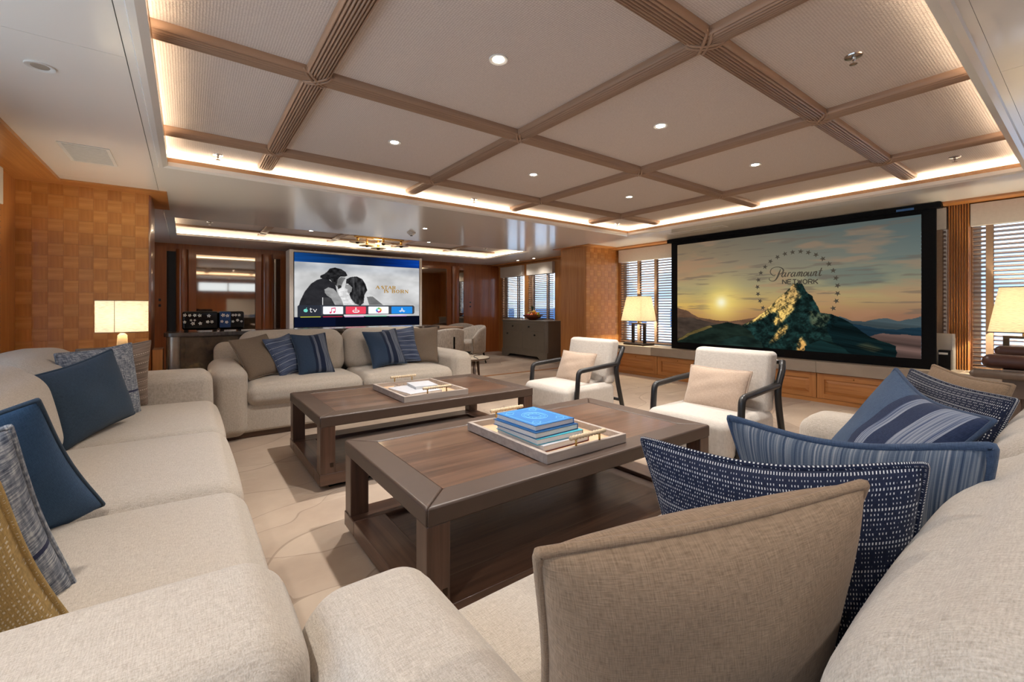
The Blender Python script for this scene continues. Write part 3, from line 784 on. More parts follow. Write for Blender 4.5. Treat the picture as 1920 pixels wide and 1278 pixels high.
plain('book_white', (186, 188, 194), .5); plain('book_grey', (120, 136, 164), .5); plain('ornament_blue', (120, 190, 226), .5)
def mottled(name):
    t = NT(name); f = t.noise(t.coord(), 60, 3, .7); t.set(t.ramp(f, [(.42, lin((70, 60, 54))), (.5, lin((170, 160, 140))), (.58, lin((120, 70, 60)))]), .5); return t.m
mottled('book_photo')
book('red-spined white book at the bottom of the stack on the near tray', 1.40, 1.645, .463, .29, .355, .027, 'book_red', .02, dust='book_white')
book('teal covered book second from the bottom of the near stack', 1.385, 1.65, .4902, .28, .33, .026, 'book_teal', -.02, dust='book_teal', spine='book_photo')
book('deep blue book second from the top of the near stack', 1.37, 1.66, .5164, .27, .32, .026, 'book_deep', .03)
book('bright blue book with ornate cover on top of the near stack', 1.375, 1.67, .5426, .245, .30, .025, 'book_blue', .02, orn=True)
book('white and blue book lying flat on the far tray', 1.38, 3.10, .463, .26, .34, .024, 'book_grey', .12, dust='book_white')
book('small white book crosswise on top of the flat far book', 1.47, 3.16, .4872, .18, .22, .02, 'book_white', -.1)
book('photo-covered book behind the white book on the far tray', 1.45, 3.335, .463, .22, .14, .022, 'book_photo', .05)

# ================================================================ armchairs
def armchair(label, yc, x0=2.66, rot=0):
    e = thing('armchair', label, 'armchair', (x0, yc, 0), rot, 'black framed armchairs by the big screen')
    hw = .305; bw = MATS['black_wood']
    for s in (-1, 1):
        y = s*hw
        p = round_path([(-.05, y, 0), (-.0, y, .555), (.30, y, .575), (.50, y, .585), (.57, y-s*.05, .585)], .04, 6)
        MB().tube(p, .021, 12).build('arm_frame', bw, e, smooth=True)
        p = round_path([(.62, y, 0), (.50, y, .42), (.475, y, .56), (.55, y, .68), (.60, y-s*.02, .73)], .12, 6)
        MB().tube(p, .021, 12).build('rear_leg', bw, e, smooth=True)
    MB().tube(round_path([(.60, -hw+.02, .725), (.635, -hw+.12, .725), (.635, hw-.12, .725), (.60, hw-.02, .725)], .08, 5), .016, 10).build('back_rail', bw, e, smooth=True)
    MB().tube([(.50, -hw+.05, .585), (.555, -.1, .585), (.555, .1, .585), (.50, hw-.05, .585)], .014, 8).build('lumbar_rail', bw, e, smooth=True)
    for xx, zz in ((-.03, .21), (.55, .25)): MB().tube([(xx, -hw, zz), (xx, hw, zz)], .014, 8).build('stretcher', bw, e, smooth=True)
    bx('base_rail', bw, e, -.06, -hw+.02, .0, .6, -hw+.045, .02); bx('base_rail', bw, e, -.06, hw-.045, .0, .6, hw-.02, .02)
    MB().soft(-.13, -hw+.02, .18, .50, hw-.02, .415, .05, 8, (.0, 0, .015), 5).build('seat_cushion', MATS['chair_linen'], e, smooth=True)
    def lean(o, u):
        o.x += .20*(o.z+.22)*.9; return o
    MB().soft(.385, -hw+.03, .40, .50, hw-.03, .80, .032, 8, (.02, 0, .0), 5, lean).build('back_cushion', MATS['chair_linen'], e, smooth=True)
    return e
armchair('cream armchair with black bent-wood frame in front of the wooden pillar', 2.95)
armchair('cream armchair with black bent-wood frame in front of the big screen', 1.59)
for lb, yc in (('beige oblong lumbar pillow on the armchair before the wooden pillar', 2.95), ('beige oblong lumbar pillow on the armchair before the big screen', 1.59)):
    pillow(lb, (2.98, yc+.215, .675), (2.98, yc-.215, .675), (2.885, yc+.215, .435), 'lumbar', 'lumbar', .13, .05, 'lumbar pillows on the armchairs', seed=int(yc*10))

# ================================================================ media bench under the screen
be = thing('media_bench', 'long low cabinet with wood panel doors and stone top under the big screen', 'cabinet', (5.85, .6, 0))
sec = [(-1.0, .22, 'cream_stone'), (.22, 1.385, 'grey_stone'), (1.385, 3.637, 'grey_stone'), (3.637, 4.64, 'cream_stone')]
for a, b, m in sec: bx('top_slab', MATS[m], be, .0 if m != 'cream_stone' or a > 0 else .03, a+.0012, .345, .45, b-.0012, .475, .003)
bx('carcass', MATS['teak_h'], be, .06, -1.0, .0, .45, 4.64, .345)
ds = [-.75, -.03, .68, 1.39, 2.115, 2.83, 3.545, 4.36]
for a, b in zip(ds, ds[1:]):
    if a < -.8: continue
    d = empty('door'); d.parent = be; d.location = (.04, a, 0)
    w_ = b-a
    bx('stile', MATS['teak'], d, 0, .004, .05, .02, .075, .335); bx('stile', MATS['teak'], d, 0, w_-.075, .05, .02, w_-.004, .335)
    bx('rail', MATS['teak_h'], d, 0, .075, .27, .02, w_-.075, .335); bx('rail', MATS['teak_h'], d, 0, .075, .05, .02, w_-.075, .105)
    MB().add([(0.014, .075, .105), (.014, w_-.075, .105), (.014, w_-.075, .27), (.014, .075, .27), (.003, .115, .14), (.003, w_-.115, .14), (.003, w_-.115, .235), (.003, .115, .235)],
             [(0, 4, 5, 1), (1, 5, 6, 2), (2, 6, 7, 3), (3, 7, 4, 0), (4, 7, 6, 5)]).build('raised_panel', MATS['teak_h'], d)
    MB().lathe([(.0, 0), (.006, 0), (.007, .008), (0, .01)], 10).build('knob', MATS['brass'], d, smooth=True).matrix_local = Matrix.Translation((-.001, w_*.5, .3)) @ Matrix.Rotation(-math.pi/2, 4, 'Y')
bx('kick_board', MATS['teak_h'], be, .045, -1.0, .0, .06, 4.64, .045)

# ================================================================ projection screen
XS = 6.0
ps = thing('projection_screen', 'large black framed projection screen showing a mountain at sunset with a ring of stars', 'screen', (XS, .995, .475))
def fr(name, y0, z0, y1, z1, d=.028): return bx(name, MATS['black_frame'], ps, -.005, y0-.995, z0-.475, d, y1-.995, z1-.475)
fr('frame_side', .995, .575, 1.104, 2.045); fr('frame_side', 3.862, .575, 3.965, 2.045); fr('frame_rail', .995, 2.045, 3.965, 2.142); fr('frame_rail', .995, .475, 3.965, .575)
bx('case', MATS['black_frame'], ps, -.03, -.04, 1.615, .06, 3.03, 1.667)
bx('badge', MATS['ink_badge'] if 'ink_badge' in MATS else plain('ink_badge', (60, 110, 170), .4), ps, -.032, .16, 1.623, -.0302, .30, 1.645)
def inpoly(S, T, poly):
    r = np.zeros(S.shape, bool); n = len(poly)
    for i in range(n):
        x0, y0 = poly[i]; x1, y1 = poly[(i+1) % n]
        if y0 == y1: continue
        c = ((y0 > T) != (y1 > T)) & (S < (x1-x0)*(T-y0)/(y1-y0)+x0); r ^= c
    return r
def vnoise(S, T, fx, fy, seed, octs=4):
    rng = np.random.RandomState(seed); out = np.zeros(S.shape); amp = 1; tot = 0
    for o in range(octs):
        gx, gy = int(fx*2**o)+2, int(fy*2**o)+2; g = rng.rand(gy+1, gx+1)
        x = np.clip(S, 0, .9999)*(gx-1); y = np.clip(T, 0, .9999)*(gy-1); xi = x.astype(int); yi = y.astype(int); a = x-xi; b = y-yi; a = a*a*(3-2*a); b = b*b*(3-2*b)
        out += amp*((g[yi, xi]*(1-a)+g[yi, xi+1]*a)*(1-b)+(g[yi+1, xi]*(1-a)+g[yi+1, xi+1]*a)*b); tot += amp; amp *= .5
    return out/tot
def srgb2lin(C):
    C = np.clip(C/255., 0, 1); return np.where(C <= .04045, C/12.92, ((C+.055)/1.055)**2.4)
def picture(name, parent, mat, C, P00, ex, ey):
    """flat picture surface: one vertex per picture element, origin top-left"""
    h, w_ = C.shape[:2]
    xs = np.linspace(0, 1, w_); ys = np.linspace(0, 1, h); X, Y = np.meshgrid(xs, ys)
    co = np.array(P00)[None, None]+X[..., None]*np.array(ex)+Y[..., None]*np.array(ey)
    idx = np.arange(h*w_).reshape(h, w_); q = np.stack([idx[:-1, :-1], idx[1:, :-1], idx[1:, 1:], idx[:-1, 1:]], -1).reshape(-1, 4)
    me = bpy.data.meshes.new(name); me.vertices.add(h*w_); me.vertices.foreach_set('co', co.reshape(-1).astype(np.float32))
    n = len(q); me.loops.add(n*4); me.polygons.add(n); me.loops.foreach_set('vertex_index', q.reshape(-1).astype(np.int32)); me.polygons.foreach_set('loop_start', (np.arange(n)*4).astype(np.int32))
    me.update(calc_edges=True)
    at = me.color_attributes.new('Col', 'FLOAT_COLOR', 'POINT'); L4 = np.ones((h*w_, 4), np.float32); L4[:, :3] = srgb2lin(C.reshape(-1, 3)); at.data.foreach_set('color', L4.reshape(-1))
    return link(name, me, mat, parent)
def mixc(A, B, m): return A*(1-m[..., None])+np.array(B, float)*m[..., None]
def grad(T, stops):
    p = [s[0] for s in stops]; return np.stack([np.interp(T, p, [s[1][k] for s in stops]) for k in range(3)], -1)
def paint_mountain():
    w_, h = 620, 330; S, T = np.meshgrid(np.linspace(0, 1, w_), np.linspace(0, 1, h))
    left = grad(T, [(0, (126, 108, 86)), (.25, (160, 134, 102)), (.45, (176, 158, 112)), (.62, (216, 178, 96)), (.8, (170, 118, 70)), (1, (90, 76, 60))])
    right = grad(T, [(0, (80, 94, 95)), (.25, (100, 111, 107)), (.45, (132, 132, 110)), (.56, (164, 144, 104)), (.7, (146, 106, 84)), (1, (100, 90, 84))])
    C = left*(1-S[..., None])+right*S[..., None]
    n = vnoise(S, T, 5, 14, 1); C = mixc(C, (172, 128, 98), np.clip((n-.55)*3, 0, .4)*(T < .75)); n2 = vnoise(S, T, 4, 12, 5)
    C = mixc(C, (82, 98, 100), np.clip((n2-.55)*3, 0, .45)*np.clip(S+.2, 0, 1)*(T < .6))
    n3 = vnoise(S, T, 6, 40, 9); C = mixc(C, (104, 92, 82), np.clip((n3-.62)*6, 0, .5)*(T < .7))
    d = np.hypot((S-.247)*1.88, T-.595); C = mixc(C, (255, 226, 120), np.clip(.85*np.exp(-(d/.17)**2), 0, 1)); C = mixc(C, (255, 250, 214), np.exp(-(d/.05)**2))
    jag = lambda f, a, sd: (vnoise(S, T, f, f, sd, 5)-.5)*a
    S_, T_2 = S+jag(30, .012, 3), T+jag(24, .02, 4)
    def poly(C, pts, col, tex=0, sd=11, rough=True, f=18, blur=None):
        m = inpoly(S_ if rough else S, T_2 if rough else T, pts).astype(float); base = np.zeros_like(C)+np.array(col, float)
        if tex: base = base*(1+tex*(vnoise(S+T*.4, T-S*.2, f, f*1.6, sd, 5)-.5))[..., None]
        return C*(1-m[..., None])+base*m[..., None]
    farL = [(-.02, .64), (.0555, .678), (.117, .737), (.207, .763), (.3, .773), (.352, .757), (.43, .72), (.47, .95), (-.02, .95)]
    farR = [(.7284, .7228), (.7495, .7166), (.79, .749), (.83, .753), (.863, .735), (.9, .722), (.936, .742), (.962, .7255), (1.02, .70), (1.02, .95), (.7, .95)]
    C = poly(C, farL, (108, 80, 62), .5); C = poly(C, [(-.02, .74), (.1, .745), (.2, .79), (.3, .80), (.4, .8), (.42, 1), (-.02, 1)], (70, 58, 50), .6, 6)
    C = poly(C, farR, (62, 74, 78), 1.2, 12); C = poly(C, [(.76, .76), (.85, .79), (.93, .80), (1.02, .78), (1.02, .9), (.76, .9)], (28, 50, 64), .7, 13)
    C = poly(C, [(.8445, .859), (.891, .832), (.945, .833), (1.02, .843), (1.02, 1.02), (.9, 1.02)], (104, 82, 76), 1.3, 14, f=12)
    main = [(.3553, .8045), (.4217, .7268), (.4554, .673), (.5076, .5749), (.5577, .4939), (.5729, .438), (.5848, .4482), (.5968, .4312), (.6113, .4537), (.6258, .5102), (.6461, .5484), (.6632, .6097), (.6798, .6887), (.7204, .6962), (.7752, .75), (.8053, .8059), (.8492, .8583), (.9271, .921), (.9315, 1.05), (.3223, 1.05)]
    C = poly(C, main, (20, 38, 36), 1.5, 15, f=22)
    C = poly(C, [(.72, .70), (.7752, .75), (.8539, .8747), (.9271, .921), (.93, 1.02), (.8053, 1.02), (.7284, .9176), (.7016, .8018)], (12, 28, 30), 1.3, 17)
    def blur(m, n):
        for ax in (0, 1):
            for _ in range(2):
                c = np.cumsum(np.pad(m, [(n+1, n) if q == ax else (0, 0) for q in (0, 1)], mode='edge'), axis=ax)
                m = (c[2*n+1:] - c[:-2*n-1])/(2*n+1) if ax == 0 else (c[:, 2*n+1:] - c[:, :-2*n-1])/(2*n+1)
        return m
    mm = inpoly(S_, T_2, main).astype(float)
    lit = np.zeros(S.shape)
    for pts, g in (([(.34, .82), (.4554, .673), (.5577, .49), (.5758, .44), (.5877, .44), (.5906, .5089), (.6055, .547), (.5877, .5838), (.5758, .6587), (.5453, .7228), (.5076, .8086), (.4913, .7636), (.5203, .6853), (.488, .686), (.4217, .7541)], 1.0),
                   ([(.50, .89), (.5203, .827), (.5515, .785), (.5453, .8508), (.5203, .8917), (.4719, .97)], 1.0), ([(.5906, 1.02), (.5986, .9149), (.6066, .880), (.6229, .9428), (.645, 1.02)], .9), ([(.63, .66), (.68, .69), (.72, .70), (.69, .81), (.645, .785)], .25), ([(.79, .93), (.84, .90), (.9, .95), (.86, .98)], .2)):
        lit = np.maximum(lit, g*blur(inpoly(S, T, pts).astype(float), 4))
    hf = vnoise(S+.35*T, T*.6-S*.25, 26, 34, 81, 5)
    rel = np.clip((hf-np.roll(hf, 3, axis=1))*9+.5, 0, 1)
    lv = np.clip(lit*1.5*(rel*.9+.45)-.12, 0, 1)*mm
    gold = grad(T, [(.42, (150, 120, 80)), (.7, (206, 172, 96)), (1, (176, 132, 74))])
    C = C*(1-lv[..., None])+gold*lv[..., None]
    C = C*(1+(.55*(rel-.5)*mm)[..., None])
    cool = blur(inpoly(S, T, [(.61, .68), (.65, .67), (.72, .70), (.69, .81), (.64, .79)]).astype(float), 8)*mm*.45
    C = mixc(C, (52, 84, 82), cool*rel)
    fg = [(-.02, .995), (.0819, .8822), (.1914, .8147), (.2777, .7813), (.3517, .812), (.3941, .8631), (.44, 1.04), (-.02, 1.05)]
    C = poly(C, fg, (26, 38, 32), 1.0, 22); C = poly(C, [(-.02, 1.0), (.0819, .885), (.19, .817), (.2, .835), (.1, .90), (.03, .97)], (96, 82, 48), .9, 23)
    C = poly(C, [(.27, .94), (.36, .90), (.44, .95), (.45, 1.02), (.2, 1.02)], (26, 42, 38), 1.2, 24)
    C = poly(C, [(.62, .96), (.68, .90), (.76, .96), (.80, 1.02), (.62, 1.02)], (18, 38, 38), 1.0, 26)
    return np.clip(C, 0, 255)
scr = picture('picture', ps, MATS['projected_picture'], paint_mountain(), (-.006, 3.862-.995, 2.045-.475), (0, -2.758, 0), (0, 0, -1.47))
def flat(name, mat, parent, polys, org, ex, ey, off):
    """flat printed shapes: polys in (s,t)"""
    mb = MB(); O = Vector(org)+Vector(off); ex = Vector(ex); ey = Vector(ey)
    for p in polys: mb.add([O+ex*a+ey*b for a, b in p], [tuple(range(len(p)))])
    return mb.build(name, MATS[mat], parent)
def strokes(lines, asp):
    """ribbon quads for pen strokes; each line = [(s,t,width)...], width in t units; asp = ex/ey length"""
    out = []
    for L in lines:
        pts = L
        if len(L) > 2:
            pts = []
            for i in range(len(L)-1):
                p0 = L[max(i-1, 0)]; p1 = L[i]; p2 = L[i+1]; p3 = L[min(i+2, len(L)-1)]
                for k in range(5):
                    t = k/5; pts.append(tuple(.5*((2*p1[c])+(-p0[c]+p2[c])*t+(2*p0[c]-5*p1[c]+4*p2[c]-p3[c])*t*t+(-p0[c]+3*p1[c]-3*p2[c]+p3[c])*t**3) for c in range(3)))
            pts.append(L[-1])
        E = []
        for i, p in enumerate(pts):
            a = pts[max(i-1, 0)]; b = pts[min(i+1, len(pts)-1)]; dx, dy = (b[0]-a[0])*asp, b[1]-a[1]; l = math.hypot(dx, dy) or 1
            nx, ny = -dy/l/asp, dx/l; w_ = max(p[2], .0004)/2; E.append(((p[0]+nx*w_, p[1]+ny*w_), (p[0]-nx*w_, p[1]-ny*w_)))
        for i in range(len(E)-1): out.append([E[i][0], E[i][1], E[i+1][1], E[i+1][0]])
    return out
SO, SEX, SEY = (-.006, 3.862-.995, 2.045-.475), (0, -2.758, 0), (0, 0, -1.47)
stars = [(.6048, .1805), (.5729, .1805), (.5417, .1887), (.5105, .2105), (.4804, .2425), (.4569, .2875), (.438, .3379), (.4268, .3992), (.4228, .4612), (.4253, .5238), (.4344, .5858), (.4474, .6465), (.6349, .1948), (.6635, .2187), (.6889, .2548), (.711, .2997), (.7263, .3535), (.736, .4135), (.7415, .4728), (.7415, .5341), (.7371, .5926), (.7263, .6499)]
for k, (a, b) in enumerate(stars):
    R = .023; rot = math.atan2(b-.42, (a-.583)*1.876)+math.pi/2*0
    tri = []
    P5 = [(a+(R if i % 2 == 0 else R*.40)*math.cos(rot+math.pi*i/5)/1.876, b+(R if i % 2 == 0 else R*.40)*math.sin(rot+math.pi*i/5)) for i in range(10)]
    flat('star', 'ink_dark', scr, [[(a, b), P5[i], P5[(i+1) % 10]] for i in range(10)], SO, SEX, SEY, (-.0015, 0, 0))
# script word: pen strokes traced as curves
def Z(L, w0=.006):  # lettering grid -> picture coordinates
    return [(.4743+(x-545)*(.2179/895), .2950+(y-362)*(.1205/226)+(x-545)*(.0143/895), (q[0] if q else w0)) for x, y, *q in L]
Wd, Tn = .0085, .0035
L_ = []
L_.append(Z([(655, 478, Tn), (640, 500, .006), (600, 485, .006), (568, 440, .007), (590, 388, .006), (650, 363, .005), (720, 362, .006), (780, 388, .009), (796, 425, .011), (768, 462, .008), (725, 476, .005), (700, 466, Tn)]))
L_.append(Z([(748, 395, .004), (725, 450, .011), (692, 525, .012), (650, 575, .008), (600, 586, .005), (560, 572, .005), (546, 548, .005), (558, 532, .004)]))
def ga(x, y):
    return [Z([(x+75, y-60, Tn), (x+45, y-66, .006), (x+12, y-35, .010), (x+10, y-6, .009), (x+32, y-2, .006), (x+62, y-40, .004), (x+78, y-66, .004)]), Z([(x+80, y-68, .009), (x+60, y-20, .010), (x+64, y-2, .006), (x+86, y-14, Tn)])]
def gr(x, y): return [Z([(x+28, y-66, .009), (x, y, .010)]), Z([(x+14, y-34, .004), (x+40, y-64, .006), (x+60, y-60, .009)])]
def gn(x, y): return [Z([(x+26, y-66, .009), (x, y, .010)]), Z([(x+10, y-32, .004), (x+44, y-66, .007), (x+60, y-58, .010), (x+40, y-8, .010), (x+58, y-4, .006), (x+74, y-18, Tn)])]
def gm(x, y): return [Z([(x+26, y-66, .009), (x, y, .010)]), Z([(x+10, y-32, .004), (x+40, y-66, .007), (x+54, y-58, .010), (x+34, y, .010)]), Z([(x+44, y-32, .004), (x+76, y-66, .007), (x+92, y-58, .010), (x+72, y-8, .010), (x+88, y-3, .006), (x+102, y-16, Tn)])]
def go(x, y): return [Z([(x+44, y-66, .006), (x+16, y-44, .010), (x+8, y-10, .009), (x+26, y-1, .006), (x+54, y-24, .010), (x+62, y-54, .009), (x+44, y-66, .006)])]
def gu(x, y): return [Z([(x+24, y-66, .009), (x+6, y-14, .010), (x+18, y-1, .006), (x+48, y-30, .004), (x+66, y-66, .006)]), Z([(x+66, y-66, .009), (x+48, y-10, .010), (x+62, y-2, .006), (x+78, y-16, Tn)])]
def gt(x, y): return [Z([(x+52, y-118, .007), (x+14, y-16, .011), (x+28, y-1, .007), (x+52, y-18, Tn)]), Z([(x+8, y-72, .005), (x+66, y-76, .004)])]
L_ += ga(762, 520)+gr(862, 518)+ga(918, 518)+gm(1016, 517)+go(1122, 516)+gu(1190, 515)+gn(1272, 514)+gt(1358, 512)
flat('script_lettering', 'ink_dark', scr, strokes(L_, 1.876), SO, SEX, SEY, (-.0016, 0, 0))
def caps(word, x0, x1, y0, y1, wt=.008, slope=0):
    G = {'N': [[(0, 1), (0, 0), (1, 1), (1, 0)]], 'E': [[(1, 0), (0, 0), (0, 1), (1, 1)], [(0, .5), (.85, .5)]], 'T': [[(0, 0), (1, 0)], [(.5, 0), (.5, 1)]], 'W': [[(0, 0), (.25, 1), (.5, .15), (.75, 1), (1, 0)]],
         'O': [[(.5+.5*math.cos(2*math.pi*k/16), .5+.5*math.sin(2*math.pi*k/16)) for k in range(17)]], 'R': [[(0, 1), (0, 0), (.7, 0), (1, .15), (1, .38), (.7, .53), (0, .53)], [(.55, .53), (1, 1)]], 'K': [[(0, 0), (0, 1)], [(1, 0), (0, .55)], [(.3, .4), (1, 1)]]}
    out = []; n = len(word); cw = (x1-x0)/n
    for i, ch in enumerate(word):
        for L in G[ch]:
            pp = [(x0+cw*(i+.12+.74*a), y0+(y1-y0)*b+slope*(i+a)/n, wt) for a, b in L]
            for j in range(len(pp)-1): out.append([pp[j], pp[j+1]])
    return out
flat('capital_lettering', 'ink_dark', scr, strokes(caps('NETWORK', .5295, .6735, .407, .443, .0085, .010), 1.876), SO, SEX, SEY, (-.0016, 0, 0))

# ================================================================ television
tv = thing('television', 'large flat television on the far wall showing a film menu in black and white', 'television', (1.465, 8.2, 0))
wp = tv
bx('housing', MATS['white_metal'], wp, -.075, .04, 0, 2.345, .34, 2.085, .004); bx('side_strip', MATS['white_metal'], wp, -.075, 0, 0, -.015, .04, 2.085); bx('side_strip', MATS['white_metal'], wp, 2.295, 0, 0, 2.345, .04, 2.085)
TVW, TVZ0, TVZ1 = 2.285, .76, 2.04
bx('bezel', MATS['black_gloss'], tv, -.008, .004, TVZ0-.008, TVW+.008, .038, TVZ1+.008)
def paint_tv():
    w_, h = 400, 226; S, T = np.meshgrid(np.linspace(0, 1, w_), np.linspace(0, 1, h)); S = S*2.285/2.24
    n = vnoise(S, T, 5, 5, 31); C = np.zeros((h, w_, 3))+200; C = C+(n-.45)[..., None]*90; C = np.clip(C, 0, 236)
    d0 = np.clip(1-np.abs(T-.18)/.1, 0, 1); C -= d0[..., None]*np.array((24, 20, 14))
    def fill(pts, col, tex=0, sd=40, f=20, st=None):
        nonlocal C
        m = inpoly(S, T, pts).astype(float)[..., None]; b = np.zeros_like(C)+np.array(col, float)
        if tex: b = b+tex*(vnoise(S*(st[0] if st else 1) % 1, T*(st[1] if st else 1) % 1, f, f, sd, 4)-.5)[..., None]
        C = C*(1-m)+b*m
    # two generic seated figures leaning towards each other
    fill([(.318, .494), (.357, .44), (.391, .522), (.4085, .574), (.45, .70), (.34, .70)], (214, 214, 214), 80, 41, 40)
    fill([(.031, .7136), (.0415, .644), (.072, .524), (.118, .412), (.16, .359), (.2, .335), (.25, .35), (.30, .42), (.312, .515), (.323, .577), (.357, .67), (.368, .9), (.021, .9)], (40, 40, 44), 24, 42)
    fill([(.1844, .327), (.187, .296), (.214, .2736), (.235, .2416), (.257, .1936), (.2955, .176), (.3455, .195), (.38, .234), (.394, .2856), (.37, .30), (.34, .30), (.318, .338), (.307, .43), (.28, .40), (.26, .35), (.22, .345)], (34, 34, 36), 60, 43, 40)
    fill([(.318, .338), (.345, .305), (.38, .313), (.3625, .366), (.35, .41), (.3455, .45), (.323, .462), (.307, .432)], (116, 116, 116), 50, 44)
    fill([(.32, .42), (.345, .425), (.3455, .455), (.318, .48)], (50, 50, 50), 30, 45)
    fill([(.2165, .488), (.246, .456), (.2844, .475), (.318, .536), (.3455, .618), (.3625, .70), (.2955, .70), (.268, .61), (.235, .57), (.219, .529)], (150, 150, 150), 60, 46)
    fill([(.205, .60), (.26, .60), (.29, .70), (.205, .70)], (58, 58, 60), 20, 47); fill([(.2, .6), (.206, .6), (.206, .70), (.2, .70)], (220, 220, 220))
    fill([(.5317, .56), (.56, .533), (.604, .558), (.647, .612), (.704, .69), (.704, .9), (.5196, .9)], (206, 206, 206), 20, 48); fill([(.55, .58), (.6, .575), (.64, .63), (.69, .70), (.57, .70)], (112, 112, 112), 40, 49)
    fill([(.385, .3336), (.42, .30), (.4665, .288), (.513, .325), (.54, .398), (.555, .484), (.532, .55), (.525, .668), (.496, .711), (.4545, .68), (.42, .606), (.4085, .55), (.42, .45), (.40, .40), (.38, .40)], (44, 44, 46), 110, 50, 60, (1, .25))
    fill([(.377, .408), (.4085, .411), (.431, .447), (.425, .51), (.403, .537), (.392, .512), (.394, .48), (.374, .46)], (138, 138, 138), 50, 51)
    top = T < .121; g = np.stack([np.interp(S, [0, .2, .55, .8, 1], q) for q in ([18, 12, 8, 6, 10], [70, 50, 22, 40, 60], [136, 100, 50, 110, 150])], -1); C = np.where(top[..., None], g*(1+.5*(vnoise(S, T, 3, 40, 60)-.5))[..., None], C)
    def rr(x0, y0, x1, y1, r=.012):
        dx = np.maximum(np.maximum(x0+r-S, S-(x1-r)), 0)*1.78; dy = np.maximum(np.maximum(y0+r*1.78-T, T-(y1-r*1.78)), 0); return np.hypot(dx, dy) < r*1.78
    C[rr(.022, .705, .975, .838, .016)] = (62, 66, 74); C[rr(.022, .705, .19, .9, .012)] = (44, 48, 58)
    for x0, x1, col in ((.2058, .36, (244, 244, 246)), (.3786, .543, (232, 70, 92)), (.5634, .7385, (246, 246, 246)), (.7625, .955, (36, 136, 224))): C[rr(x0, .722, x1, .828, .007)] = col
    lo = (T > .866); C[lo] = (6, 10, 26); C[lo & (S < .3)] = (8, 16, 40)
    for x0, x1, y, col in ((.0415, .187, .864, (206, 204, 70)), (.2058, .354, .865, (196, 40, 70)), (.372, .525, .866, (190, 150, 190)), (.54, .72, .862, (120, 190, 160)), (.745, .9, .862, (190, 150, 210))): C[(S > x0) & (S < x1) & (np.abs(T-y) < .006)] = col
    return C
TO, TEX, TEY = (0, .002, TVZ1), (TVW, 0, 0), (0, 0, -(TVZ1-TVZ0))
pic = picture('picture', tv, MATS['tv_picture'], paint_tv(), TO, TEX, TEY)
KS = 2.24/2.285
def tvflat(name, mat, polys): return flat(name, mat, pic, [[(a*KS, b) for a, b in p] for p in polys], TO, TEX, TEY, (0, -.0015, 0))
def circ(a, b, r, n=14, k=1.78, a0=0): return [(a+r*math.cos(a0+2*math.pi*i/n)/k, b+r*math.sin(a0+2*math.pi*i/n)) for i in range(n)]
# gold serif title
def serif(word, x0, x1, y0, y1):
    out = []; adv = {'A': 1.05, 'S': .8, 'T': .95, 'R': 1.05, 'I': .5, 'B': .95, 'O': 1.05, 'N': 1.1, ' ': .4}; tot = sum(adv[c] for c in word); x = x0; k = (x1-x0)/tot
    tk, tn = .014, .0065
    def P(L, x, w_): return [(x+a*w_, y0+b*(y1-y0), t) for a, b, t in L]
    for c in word:
        w_ = adv[c]*k*.82
        G = {'A': [[(.05, 1, tn), (.5, 0, tn)], [(.5, 0, tk), (.95, 1, tk)], [(.22, .65, tn), (.75, .65, tn)], [(-.05, 1, tn), (.2, 1, tn)], [(.7, 1, tn), (1.08, 1, tn)]],
             'S': [[(.9, .2, tn), (.5, 0, .005), (.12, .2, tk), (.5, .5, tk), (.9, .78, tk), (.5, 1, .005), (.08, .8, tn)]],
             'T': [[(.5, 0, tk), (.5, 1, tk)], [(0, 0, tn), (1, 0, tn)], [(0, 0, tn), (0, .22, tn)], [(1, 0, tn), (1, .22, tn)], [(.3, 1, tn), (.7, 1, tn)]],
             'R': [[(.2, 0, tk), (.2, 1, tk)], [(0, 0, tn), (.6, 0, tn)], [(.6, 0, tn), (.9, .24, tk), (.6, .5, tn), (.25, .5, tn)], [(.55, .5, tk), (.95, 1, tk)], [(0, 1, tn), (.4, 1, tn)]],
             'I': [[(.5, 0, tk), (.5, 1, tk)], [(.1, 0, tn), (.9, 0, tn)], [(.1, 1, tn), (.9, 1, tn)]],
             'B': [[(.2, 0, tk), (.2, 1, tk)], [(0, 0, tn), (.55, 0, tn)], [(.55, 0, tn), (.85, .23, tk), (.55, .47, tn), (.2, .47, tn)], [(.55, .47, tn), (.95, .74, tk), (.55, 1, tn), (0, 1, tn)]],
             'O': [[(.5, 0, tn), (.08, .5, tk), (.5, 1, tn), (.92, .5, tk), (.5, 0, tn)]],
             'N': [[(.15, 0, tn), (.15, 1, tn)], [(.15, 0, tk), (.85, 1, tk)], [(.85, 0, tn), (.85, 1, tn)], [(0, 1, tn), (.3, 1, tn)], [(.7, 0, tn), (1, 0, tn)]], ' ': []}[c]
        for L in G: out.append(P(L, x, w_))
        x += adv[c]*k
    return strokes(out, 1.785)
for w_, a_, b_, c_, d_ in (('A', .626, .664, .414, .458), ('STAR', .674, .806, .414, .458), ('IS', .696, .741, .468, .514), ('BORN', .766, .926, .468, .514)): tvflat('title_word', 'ink_gold', serif(w_, a_, b_, c_, d_))
